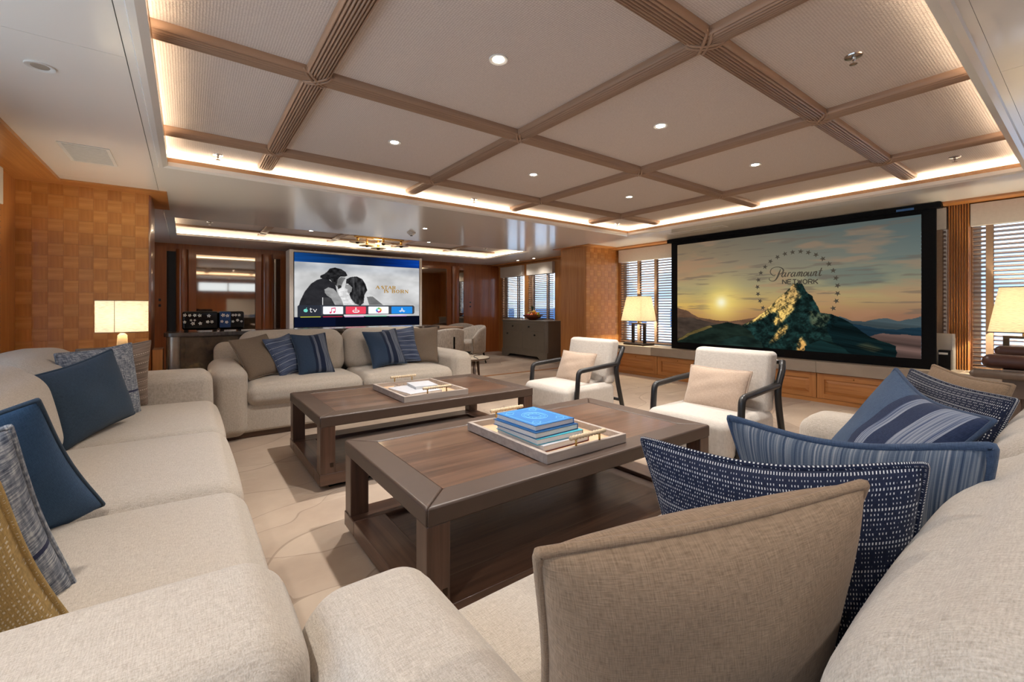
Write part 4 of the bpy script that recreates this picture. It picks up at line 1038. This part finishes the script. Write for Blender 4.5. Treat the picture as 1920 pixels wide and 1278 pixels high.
# menu symbols
ap = circ(.082, .778, .022, 20); tvflat('fruit_symbol', 'ink_mint', [ap, circ(.077, .777, .022, 20), [(.081, .752), (.086, .738), (.0895, .74), (.085, .753)]])
tvflat('tv_lettering', 'ink_white', strokes([[(.115, .742, .008), (.115, .79, .008), (.119, .797, .008), (.126, .796, .007)], [(.108, .757, .007), (.126, .757, .007)], [(.135, .757, .008), (.147, .797, .008)], [(.147, .797, .008), (.159, .757, .008)]], 1.785))
tvflat('note_symbol', 'ink_pink', strokes([[(.27, .805, .008), (.27, .75, .008)], [(.298, .797, .008), (.298, .742, .008)], [(.268, .75, .013), (.30, .743, .013)]], 1.785)+[circ(.262, .806, .013), circ(.29, .799, .013)])
tvflat('sheet_symbol', 'ink_white', strokes([[(.435, .79, .012), (.44, .778, .01), (.46, .772, .008), (.48, .778, .01), (.487, .79, .012), (.475, .802, .014), (.447, .802, .014), (.435, .79, .012)], [(.46, .75, .012), (.46, .79, .008)]], 1.785)+[circ(.4605, .746, .011)])
for k in range(8):
    an = 2*math.pi*k/8; tvflat('petal', ['ink_orange', 'ink_red', 'ink_pink', 'ink_purple', 'ink_blue', 'ink_mint', 'ink_green', 'ink_yellow'][k], [circ(.652+.018*math.cos(an)/1.0, .776+.027*math.sin(an), .014)])
tvflat('letter_symbol', 'ink_white', strokes([[(.862, .745, .01), (.842, .805, .01)], [(.854, .745, .01), (.878, .805, .01)], [(.832, .79, .01), (.886, .79, .01)]], 1.785))
#@@PART3
# ================================================================ credenza behind the sofa
cz = thing('credenza', 'long dark marble topped metal credenza behind the centre sofa', 'credenza', (-.18, 5.31, 0))
MB().prism([(0, .05), (.02, .02), (.06, 0), (2.895, 0), (2.92, .03), (2.92, .42), (0, .42)], 'z', .815, .855).build('top', MATS['dark_marble'], cz, bevel=.004)
bx('carcass', MATS['patina_metal'], cz, .03, .04, .06, 2.89, .4, .815)
for i in range(6):
    a = .16+i*.455; bx('door', MATS['patina_metal'], cz, a+.003, .022, .08, a+.449, .04, .805, .003)
MB().lathe([(.0, .06), (.07, .06), (.07, .815), (0, .815)], 20, (.085, .095, 0)).build('corner_post', MATS['brushed_nickel'] if 'brushed_nickel' in MATS else plain('brushed_nickel', (168, 158, 148), .3, metal=.8), cz, smooth=True, angle=50)
bx('plinth', MATS['black_frame'], cz, .05, .06, 0, 2.86, .38, .06)
# low wood end panel next to the credenza
lp = thing('wooden_pedestal', 'low plain wooden pedestal lit by the lamp beside the credenza', 'pedestal', (-.265, 5.32, 0))
bx('body', MATS['teak'], lp, 0, 0, .04, .078, .3, .70, .003); bx('foot', MATS['walnut_x'], lp, .01, .01, 0, .07, .29, .04)
# black lacquer box
bb = thing('lacquer_box', 'black lacquer box inlaid with pale blossoms on the credenza', 'box', (-.04, 5.36, .855))
for nm, m, a, b in (('body', 'black_gloss', 0, .295), ('body', 'black_gloss', .299, .52)): MB().soft(a, 0, .022, b, .26, .205, .022, 3, k=4).build(nm, MATS[m], bb, smooth=True, angle=60)
bx('blue_panel', plain('deep_blue_gloss', (20, 60, 110), .2), bb, .305, -.003, .04, .40, .002, .198)
for x in (.03, .27, .33, .48): bx('foot', MATS['black_gloss'], bb, x-.015, .02, 0, x+.015, .24, .024)
bx('lid_handle', MATS['black_gloss'], bb, .13, .1, .205, .25, .16, .213)
plain('pearl', (226, 226, 220), .4)
for k, (x, z, r) in enumerate([(.022, .168, .013), (.06, .166, .012), (.10, .166, .013), (.14, .164, .014), (.02, .10, .012), (.07, .118, .009), (.10, .118, .009), (.085, .086, .015), (.145, .085, .014), (.215, .16, .014), (.205, .10, .013), (.24, .10, .013), (.335, .165, .015), (.372, .16, .014), (.325, .102, .012), (.365, .094, .013), (.42, .165, .011), (.445, .166, .011), (.475, .165, .011), (.42, .10, .011), (.46, .112, .012), (.495, .10, .010)]):
    mb = MB()
    r *= 1.25
    for q in range(5):
        an = 2*math.pi*q/5+k; mb.add([(x+r*.15*math.cos(an+1.57), -.0035, z+r*.15*math.sin(an+1.57)), (x+r*.8*math.cos(an-.4), -.0035, z+r*.8*math.sin(an-.4)), (x+r*math.cos(an), -.0035, z+r*math.sin(an)), (x+r*.8*math.cos(an+.4), -.0035, z+r*.8*math.sin(an+.4))], [(0, 1, 2, 3)])
    mb.build('blossom', MATS['pearl'], bb)

# ================================================================ lamps
def lamp_light(loc, parent, W=LAMP_W, r=.03, col=WARM2):
    l = bpy.data.lights.new('bulb_light', 'POINT'); l.energy = W; l.color = col; l.shadow_soft_size = r
    o = bpy.data.objects.new('bulb_light', l); COL.objects.link(o); o.location = loc; o.parent = parent; return o
# left: side table + oval shade lamp
st = thing('side_table', 'brown stone topped side table between left and centre sofas under the oval lamp', 'side table', (-.75, 4.2, 0))
bx('top', plain('brown_stone', (132, 106, 84), .3, var=.12, vs=9), st, 0, 0, .475, .85, .78, .51, .006); bx('body', MATS['teak'], st, .06, .06, .05, .79, .72, .475); bx('plinth', MATS['black_frame'], st, .09, .09, 0, .76, .69, .05)
l1 = thing('table_lamp', 'table lamp with wide oval linen shade in front of the parquet pillar', 'lamp', (-.41, 4.6, .51))
MB().lathe([(0, 0), (.1, 0), (.1, .02), (.045, .03), (.035, .05)], 20).build('foot', MATS['chrome'], l1, smooth=True, angle=40)
MB().lathe([(.028, .05), (.033, .15), (.036, .28), (.03, .37), (.012, .39)], 20).build('stem', plain('amber_glass', (190, 160, 120), .12), l1, smooth=True, angle=60)
MB().tube([(0, 0, .36), (0, 0, .44)], .006, 8).build('rod', MATS['brass'], l1)
def oval(n=40, a=.158, b=.10):
    return [(a*math.copysign(abs(math.cos(t))**.75, math.cos(t)), b*math.copysign(abs(math.sin(t))**.75, math.sin(t))) for t in [2*math.pi*k/n for k in range(n)]]
def ringwall(mb, poly, z0, z1, poly2=None, t=.0015):
    n = len(poly); p2 = poly2 or poly
    vs = [(x, y, z0) for x, y in poly]+[(x, y, z1) for x, y in p2]; fs = [(i, (i+1) % n, n+(i+1) % n, n+i) for i in range(n)]
    k = 1-.004/.15
    vs2 = [(x*k, y*k, z0) for x, y in poly]+[(x*k, y*k, z1) for x, y in p2]; mb.add(vs, fs); mb.add(vs2, [f[::-1] for f in fs]); return mb
ov = oval()
sh = ringwall(MB(), ov, .395, .645).build('lamp_shade', MATS['shade_linen'], l1, smooth=True)
for z in (.397, .643): MB().tube([(x, y, z) for x, y in ov], .003, 6, closed=True).build('shade_trim', MATS['tape_cloth'], sh)
MB().tube([(-.037, -.0985, .395), (-.037, -.0985, .645)], .0016, 6).build('shade_seam', MATS['tape_cloth'], sh)
MB().lathe([(0, .44), (.012, .445), (.017, .465), (.01, .485), (0, .49)], 12).build('bulb', MATS['bulb'], l1, smooth=True)
lamp_light((0, 0, .535), l1, LAMP_W*.55, .02)
def square_lamp(label, loc, rz=0, s0=.30, s1=.20):
    e = thing('table_lamp', label, 'lamp', loc, rz, 'square shade lamps by the windows')
    bx('foot', MATS['dark_bronze'], e, -.15, -.20, 0, .15, .20, .03, .003)
    for s in (-1, 1): bx('post', MATS['dark_bronze'], e, -.02, s*.115-.02, .03, .02, s*.115+.02, .34, .002)
    bx('crossbar', MATS['dark_bronze'], e, -.02, -.135, .34, .02, .135, .365, .002); MB().lathe([(0, .365), (.02, .365), (.02, .39), (.008, .40), (.008, .45), (0, .45)], 12).build('socket', MATS['brass'], e)
    def sq(h, r=.03):
        out = []
        for cx_, cy_, a0 in ((1, 1, 0), (-1, 1, 90), (-1, -1, 180), (1, -1, 270)):
            for k in range(4): an = math.radians(a0+30*k); out.append((cx_*(h-r)+r*math.cos(an), cy_*(h-r)+r*math.sin(an)))
        return out
    p0, p1 = sq(s0), sq(s1)
    sh = ringwall(MB(), p0, .40, .81, p1).build('lamp_shade', MATS['shade_parchment'], e, smooth=True, angle=50)
    MB().tube([(x, y, .401) for x, y in p0], .004, 6, closed=True).build('shade_trim', MATS['dark_bronze'], sh); MB().tube([(x, y, .809) for x, y in p1], .004, 6, closed=True).build('shade_trim', MATS['dark_bronze'], sh)
    MB().lathe([(0, .45), (.012, .455), (.017, .475), (.01, .495), (0, .5)], 12).build('bulb', MATS['bulb'], e, smooth=True)
    lamp_light((0, 0, .55), e, LAMP_W, .025)
    return e
square_lamp('lamp with tapered square parchment shade and twin posts left of the big screen', (6.07, 4.63, .475), 0, .215, .15)
square_lamp('lamp with tapered square shade at the far right edge behind the leather bench', (6.07, .42, .475), 0, .215, .15)
# devices on the bench right of the screen
dv = thing('speaker_box', 'black box standing on the bench right of the big screen', 'speaker', (6.06, .90, .475)); bx('body', MATS['black_gloss'], dv, 0, .0, 0, .1, .09, .2, .004); bx('label_plate', MATS['white_metal'], dv, -.001, .02, .155, 0, .085, .175)
dv = thing('cream_panel', 'small cream upright panel behind the black box right of the screen', 'panel', (6.17, .885, .475)); bx('board', MATS['cream_stone'], dv, 0, 0, 0, .03, .15, .36, .004); bx('edge_frame', MATS['white_metal'], dv, -.012, 0, 0, 0, .02, .36)
# leather bench, far right
lb_ = thing('leather_bench', 'brown leather bolster bench with taupe wood frame at the right edge', 'bench', (4.22, -.75, 0))
MB().soft(.0, 0, .70-.0, .12, 1.235, .79, .042, 6, k=5).build('bolster', MATS['leather_red'], lb_, smooth=True)
MB().soft(.42, 0, .755, .52, 1.22, .825, .034, 6, k=5).build('bolster', MATS['leather_red'], lb_, smooth=True)
bx('tabletop', MATS['cream_stone'], lb_, .10, .0, .735, .44, 1.2, .758, .004)
MB().tube([(-.03, 0, .665), (-.03, 1.26, .665)], .026, 12).build('rail', MATS['taupe_wood'], lb_, smooth=True); MB().lathe([(0, -.026), (.018, -.018), (.026, 0), (.018, .018), (0, .026)], 12).build('rail_end', MATS['taupe_wood'], lb_, smooth=True).location = (-.03, 1.26, .665)
bx('apron', MATS['taupe_wood'], lb_, .0, .05, .52, .5, 1.14, .70, .004)
for x in (.02, .44):
    for y in (.07, 1.06): bx('leg', MATS['taupe_wood'], lb_, x, y, 0, x+.05, y+.05, .53, .004)

# ================================================================ dining end
dt = thing('dining_table', 'pale wood dining table behind the credenza in the dining area', 'dining table', (1.1, 7.05, 0))
MB().soft(0, 0, .70, 3.02, 1.0, .745, .02, 6, k=3).build('top', MATS['dining_wood'], dt, smooth=True, angle=50)
for x in (.7, 2.2): bx('pedestal', MATS['dining_wood'], dt, x, .3, .0, x+.14, .7, .70, .01)
bx('stretcher', MATS['dining_wood'], dt, .84, .46, .1, 2.2, .54, .18)
def tub_chair(label, x, y, rz):
    e = thing('dining_chair', label, 'chair', (x, y, 0), rz, 'pale tub chairs round the dining table')
    n = 22; vs = []; fs = []; rows = []
    for i in range(n+1):
        a = math.radians(-20+220*i/n); t = abs(i/n-.5)*2; h = .60+.14*math.cos(min(1, t)*math.pi/2)**.8
        h -= .10*max(0, t-.75)/.25
        R = .29
        sec_ = [(R-.005, .20), (R+.035, .24), (R+.045, h-.03), (R+.03, h), (R-.0, h+.005), (R-.03, h-.02), (R-.045, .42), (R-.045, .24)]
        for r, z in sec_: vs.append((r*math.cos(a)*1.0, r*math.sin(a), z))
    m = 8
    for i in range(n):
        for k in range(m): fs.append((i*m+k, i*m+(k+1) % m, (i+1)*m+(k+1) % m, (i+1)*m+k))
    fs.append(tuple(range(m))); fs.append(tuple(range(n*m, n*m+m))[::-1])
    MB().add(vs, fs).build('shell', MATS['dining_boucle'], e, smooth=True)
    MB().soft(-.255, -.29, .22, .255, .24, .45, .06, 5, (0, 0, .02)).build('seat', MATS['dining_boucle'], e, smooth=True)
    for sx_, sy_ in ((-1, -1), (1, -1), (-1, 1), (1, 1)): MB().tube([(sx_*.2, sy_*.2, .23), (sx_*.24, sy_*.24, 0)], [.02, .012], 8).build('leg', MATS['black_wood'], e, smooth=True)
    bx('back_slit', MATS['black_frame'], e, -.014, .334, .40, .014, .342, .60)
    return e
tub_chair('pale tub chair at the right head of the dining table', 4.50, 7.5, -math.pi/2)
for k, (x, lb) in enumerate(((3.62, 'pale tub chair seen from behind, nearest the right end of the dining table'), (2.75, 'pale tub chair at the table near side, second from its right end'))): tub_chair(lb, x, 6.86, math.pi)
for k, (x, lb) in enumerate(((4.85, 'pale tub chair farthest away near the wooden far wall'),)): tub_chair(lb, x, 8.45, -.6)
# round side table
rt = thing('round_side_table', 'small round side table with dark rim behind the right armrest of the centre sofa', 'side table', (3.04, 5.09, 0))
MB().lathe([(0, .405), (.265, .405), (.28, .415), (.28, .43), (.27, .435), (0, .435)], 32).build('top', plain('pale_leather', (198, 186, 166), .5), rt, smooth=True, angle=40)
MB().tube([(.28*math.cos(2*math.pi*k/32), .28*math.sin(2*math.pi*k/32), .42) for k in range(32)], .009, 6, closed=True).build('rim', MATS['walnut_x'], rt, smooth=True)
MB().tube([(-.02, -.275, .436), (.03, -.1, .437), (.12, .05, .437), (.265, .08, .436)], .006, 6).build('inlay', MATS['black_wood'], rt, smooth=True)
for k in range(3):
    a = math.radians(20+120*k); MB().tube([(.2*math.cos(a), .2*math.sin(a), .405), (.25*math.cos(a), .25*math.sin(a), 0)], [.02, .013], 8).build('leg', MATS['walnut_z'], rt, smooth=True)
bo = thing('small_bowl', 'small black bowl on the round side table', 'bowl', (3.06, 5.18, .436))
MB().lathe([(0, 0), (.03, 0), (.045, .02), (.062, .05), (.066, .058), (.06, .056), (.04, .02), (0, .012)], 20).build('bowl_body', MATS['black_gloss'], bo, smooth=True); MB().lathe([(.022, -.0005), (.03, -.0005), (.03, .006), (.022, .006)], 16).build('foot_ring', MATS['black_gloss'], bo)
# grey cabinet
gc = thing('grey_cabinet', 'grey painted sideboard with dark knobs under the dining windows', 'cabinet', (5.84, 6.70, 0))
MB().prism([(0, .04), (.04, 0), (.42, 0), (.42, 1.58), (.04, 1.58), (0, 1.54)], 'z', .17, .79).build('body', MATS['grey_paint'], gc, bevel=.003)
MB().prism([(-.02, .04), (.03, -.015), (.43, -.015), (.43, 1.595), (.03, 1.595), (-.02, 1.54)], 'z', .79, .825).build('top', MATS['grey_paint'], gc, bevel=.004)
MB().prism([(.0, 0), (.22, 0), (.30, .07), (1.28, .07), (1.36, 0), (1.58, 0), (1.58, .17), (.0, .17)], 'x', 0.004, .03).build('arched_base', MATS['grey_paint'], gc)
bx('side_base', MATS['grey_paint'], gc, .03, .002, 0, .42, .03, .17); bx('side_base', MATS['grey_paint'], gc, .03, 1.55, 0, .42, 1.578, .17)
def knob(par, x, y, z): MB().lathe([(0, 0), (.008, 0), (.008, .015), (.02, .025), (.018, .035), (0, .038)], 12).build('knob', MATS['black_wood'], par, smooth=True).matrix_local = Matrix.Translation((x, y, z)) @ Matrix.Rotation(-math.pi/2, 4, 'Y')
for a, b, kn in ((.08, .78, (.55,)), (.80, 1.5, (1.12,))):
    d = bx('drawer', MATS['grey_paint'], gc, -.006, a, .60, .002, b, .76, .003)
    for k in kn: knob(d, -.006, k, .69)
for a, b, k in ((.08, .78, .36), (.80, 1.5, 1.32)):
    d = bx('door', MATS['grey_paint'], gc, -.006, a, .22, .002, b, .58, .003); knob(d, -.006, k, .52)
# fruit bowl
fb = thing('fruit_bowl', 'wide wooden bowl of fruit on the grey cabinet', 'bowl', (6.05, 7.40, .825))
MB().lathe([(0, 0), (.08, 0), (.09, .012), (.17, .055), (.225, .11), (.215, .112), (.16, .065), (.08, .025), (0, .02)], 28).build('bowl_body', plain('bowl_wood', (122, 60, 34), .35), fb, smooth=True); MB().lathe([(.07, -.0003), (.085, -.0003), (.085, .01), (.07, .01)], 24).build('foot_ring', MATS['walnut_x'], fb)
plain('apple_red', (168, 32, 34), .35, var=.2, vs=20); plain('orange_peel', (226, 116, 36), .5, vs=60); plain('pear_green', (166, 160, 60), .45, var=.15, vs=20); plain('leaf_green', (56, 84, 58), .5, var=.2); plain('pine_skin', (150, 110, 50), .6, var=.3, vs=60); plain('mango', (214, 160, 60), .4, var=.2, vs=10)
def fruit(kind, mat, label, x, y, z, r, prof=None):
    e = thing(kind, label, 'fruit', (6.05+x, 7.40+y, .825+z), random.random()*6, 'fruit in the wooden bowl')
    pf = prof or [(0, -.92*r), (.45*r, -.95*r), (.85*r, -.5*r), (r, 0), (.88*r, .5*r), (.5*r, .86*r), (.15*r, .88*r), (0, .78*r)]
    MB().lathe(pf, 16).build('flesh', MATS[mat], e, smooth=True); MB().tube([(0, 0, .76*r), (.008, 0, 1.12*r)], .003, 5).build('stem', MATS['walnut_z'], e); return e
fruit('apple', 'apple_red', 'red apple at the front of the fruit bowl', -.11, .03, .10, .045); fruit('apple', 'apple_red', 'red apple beside the orange in the fruit bowl', -.05, -.03, .115, .044)
fruit('orange', 'orange_peel', 'orange in the middle of the fruit bowl', -.10, -.075, .10, .044); fruit('orange', 'orange_peel', 'orange heaped on the right of the fruit bowl', .0, -.12, .13, .045)
fruit('mango', 'mango', 'yellow mango at the right rim of the bowl', -.02, -.06, .17, .045); fruit('pear', 'pear_green', 'green pear at the left rim of the bowl', -.02, .13, .11, .045, [(0, -.04), (.03, -.04), (.045, -.005), (.035, .03), (.018, .055), (0, .06)]); fruit('pear', 'pear_green', 'green pear at the right rim of the bowl', -.0, -.18, .115, .04, [(0, -.04), (.03, -.04), (.042, -.005), (.03, .03), (.016, .055), (0, .06)])
pi_ = thing('pineapple', 'pineapple with green crown standing in the fruit bowl', 'fruit', (6.07, 7.45, .85), 0, 'fruit in the wooden bowl')
MB().lathe([(0, 0), (.04, .005), (.06, .04), (.062, .1), (.05, .15), (.025, .17), (0, .172)], 16).build('flesh', MATS['pine_skin'], pi_, smooth=True)
for k in range(16):
    a = k*2.4; ht = .10+.05*((k*7) % 5)/5; sp = .02+.05*(k % 4)/4
    MB().add([(.012*math.cos(a+1.57), .012*math.sin(a+1.57), .165), (-.012*math.cos(a+1.57), -.012*math.sin(a+1.57), .165), (sp*.6*math.cos(a)-.008*math.cos(a+1.57), sp*.6*math.sin(a)-.008*math.sin(a+1.57), .165+ht*.6), (sp*1.4*math.cos(a), sp*1.4*math.sin(a), .165+ht), (sp*.6*math.cos(a)+.008*math.cos(a+1.57), sp*.6*math.sin(a)+.008*math.sin(a+1.57), .165+ht*.6)], [(0, 1, 2, 4), (4, 2, 3)]).build('leaf', MATS['leaf_green'], pi_)
tr_ = thing('white_tray', 'flat pale tray left of the fruit bowl on the grey cabinet', 'tray', (5.93, 7.72, .8255)); bx('base', MATS['paper_white'], tr_, 0, 0, 0, .25, .36, .008); bx('rim', MATS['paper_white'], tr_, 0, 0, .008, .012, .36, .022)
# brass ceiling light
cl = thing('ceiling_light', 'brass cluster ceiling light with flat glass discs above the dining table', 'ceiling light', (2.6, 7.25, ZP))
bx('mounting_bar', MATS['brass'], cl, -.42, -.03, -.03, .42, .03, -.002, .004)
plain('disc_glass', (240, 214, 160), .25)
for k, (x, y, z) in enumerate(((-.36, .02, -.10), (.02, -.12, -.11), (.38, .0, -.11), (.05, .2, -.15), (-.14, .22, -.12))):
    d = MB().lathe([(0, .018), (.06, .014), (.13, 0), (.13, -.004), (.05, -.004), (0, -.004)], 24, (x, y, z)).build('disc', MATS['disc_glass'], cl, smooth=True, angle=50)
    MB().lathe([(0, -.03), (.02, -.026), (.032, -.012), (.034, -.004), (0, -.004)], 14, (x, y, z)).build('finial', MATS['dark_bronze'], d, smooth=True)
    MB().tube([(x, y, z+.015), (x, y, -.012)], .02, 10).build('stem', MATS['brass'], d, smooth=True)
lamp_light((0, .05, -.07), cl, 5, .1, (1, .8, .5))

# ================================================================ ceiling fittings
def spot(loc, W, ang=128, blend=.85, parent=None, col=WARM):
    l = bpy.data.lights.new('spot_light', 'SPOT'); l.energy = W; l.color = col; l.spot_size = math.radians(ang); l.spot_blend = blend; l.shadow_soft_size = .03
    o = bpy.data.objects.new('spot_light', l); COL.objects.link(o); o.location = loc
    if parent: o.parent = parent
    return o
def downlight(label, x, y, z, W=SPOT_W, on=True, r=.045):
    e = thing('downlight', label, 'downlight', (x, y, z), 0, 'recessed ceiling downlights')
    MB().lathe([(r*.62, -.001), (r*.7, -.004), (r*.98, -.006), (r, -.003), (r, 0), (r*.6, 0)], 24).build('trim_ring', MATS['white_metal'], e, smooth=True, angle=50)
    MB().lathe([(0, -.0035), (r*.6, -.0035), (r*.62, 0), (0, 0)], 20).build('lens', MATS['bulb' if on else 'grey_stone'], e)
    if on: spot((0, 0, -.012), W, parent=e)
    return e
dl = [((1.18, 1.70), 'lit downlight in the large coffer panel nearest the camera'), ((1.18, 2.99), 'lit downlight in the coffer panel above the far coffee table'), ((2.45, 1.70), 'lit downlight in the coffer panel between camera and armchairs'), ((2.45, 2.99), 'lit downlight in the central far coffer panel'), ((3.74, 1.70), 'lit downlight in the coffer panel nearest the big screen'), ((3.76, 2.99), 'lit downlight in the far right coffer panel')]
for (p, lb) in dl: downlight(lb, p[0], p[1], ZP)
downlight('unlit white downlight in the plain ceiling at upper left', -.515, 2.758, ZS, on=False, r=.05)
for (x, y, lb) in ((2.54, 5.37, 'lit downlight in the ceiling strip before the dining area'), (5.94, 7.80, 'lit downlight over the grey cabinet, farther one'), (5.96, 7.26, 'lit downlight over the grey cabinet, nearer one')): downlight(lb, x, y, ZS, SPOT_W*(.7 if x < 5 else .22), r=.04)
for (x, y, lb) in ((1.52, 7.2, 'lit downlight left of the brass ceiling light'), (3.48, 7.2, 'lit downlight right of the brass ceiling light')): downlight(lb, x, y, ZP, SPOT_W*.8, r=.04)
for (x, y, lb) in ((-.515, .6, 'lit downlight in the left ceiling strip outside the view'), (1.2, -.6, 'added unseen downlight behind the camera'), (3.2, -.6, 'added unseen downlight behind the right sofa'), (5.7, 2.6, 'lit downlight near the screen')):  # the two behind the camera are added unseen, for their light
    if y < .7: downlight(lb, x, y, ZS, SPOT_W*.75, r=.04)
for x, y, lb in ((2.493, .694, 'chrome sprinkler head in the coffer nearest the camera at right'), (.19, 4.05, 'chrome sprinkler head in the far left coffer'), (2.49, 4.05, 'chrome sprinkler head in the far middle coffer'), (4.80, .69, 'chrome sprinkler head in the right coffer by the windows'), (4.83, 4.05, 'chrome sprinkler head in the far right coffer'), (.25, 7.3, 'chrome sprinkler head in the left dining coffer'), (4.75, 7.3, 'chrome sprinkler head in the right dining coffer')):
    e = thing('sprinkler', lb, 'sprinkler', (x, y, ZP), 0, 'ceiling sprinklers')
    MB().lathe([(0, 0), (.036, 0), (.034, -.005), (.012, -.008), (0, -.008)], 20).build('plate', MATS['chrome'], e, smooth=True, angle=40)
    MB().lathe([(.008, -.006), (.008, -.02), (.003, -.024), (.003, -.036), (0, -.036)], 10).build('nozzle', MATS['chrome'], e)
    MB().lathe([(0, -.036), (.016, -.037), (.016, -.039), (0, -.04)], 12).build('deflector', MATS['chrome'], e)
sd = thing('smoke_detector', 'white round smoke detector on the ceiling before the dining area', 'smoke detector', (2.53, 5.79, ZS))
MB().lathe([(0, 0), (.06, 0), (.06, -.012), (.04, -.022), (.03, -.04), (0, -.042)], 20).build('body', MATS['white_metal'], sd, smooth=True, angle=40); MB().lathe([(0, -.042), (.018, -.042), (.016, -.05), (0, -.05)], 12).build('sensor', MATS['dark_bronze'], sd)
vt = thing('ceiling_vent', 'flat white ceiling vent in the upper left ceiling', 'vent', (-.665, 3.93, ZS)); bx('frame', MATS['white_metal'], vt, 0, 0, -.004, .25, .45, -.0005); bx('grille', plain('vent_grey', (186, 184, 180), .6), vt, .02, .02, -.0055, .23, .43, -.004)
vt = thing('ceiling_vent', 'slim white ceiling vent above the left part of the big screen', 'vent', (5.5, 2.9, ZS)); bx('frame', MATS['white_metal'], vt, 0, 0, -.004, .16, .8, -.0005); bx('grille', MATS['vent_grey'], vt, .02, .02, -.0055, .14, .78, -.004)
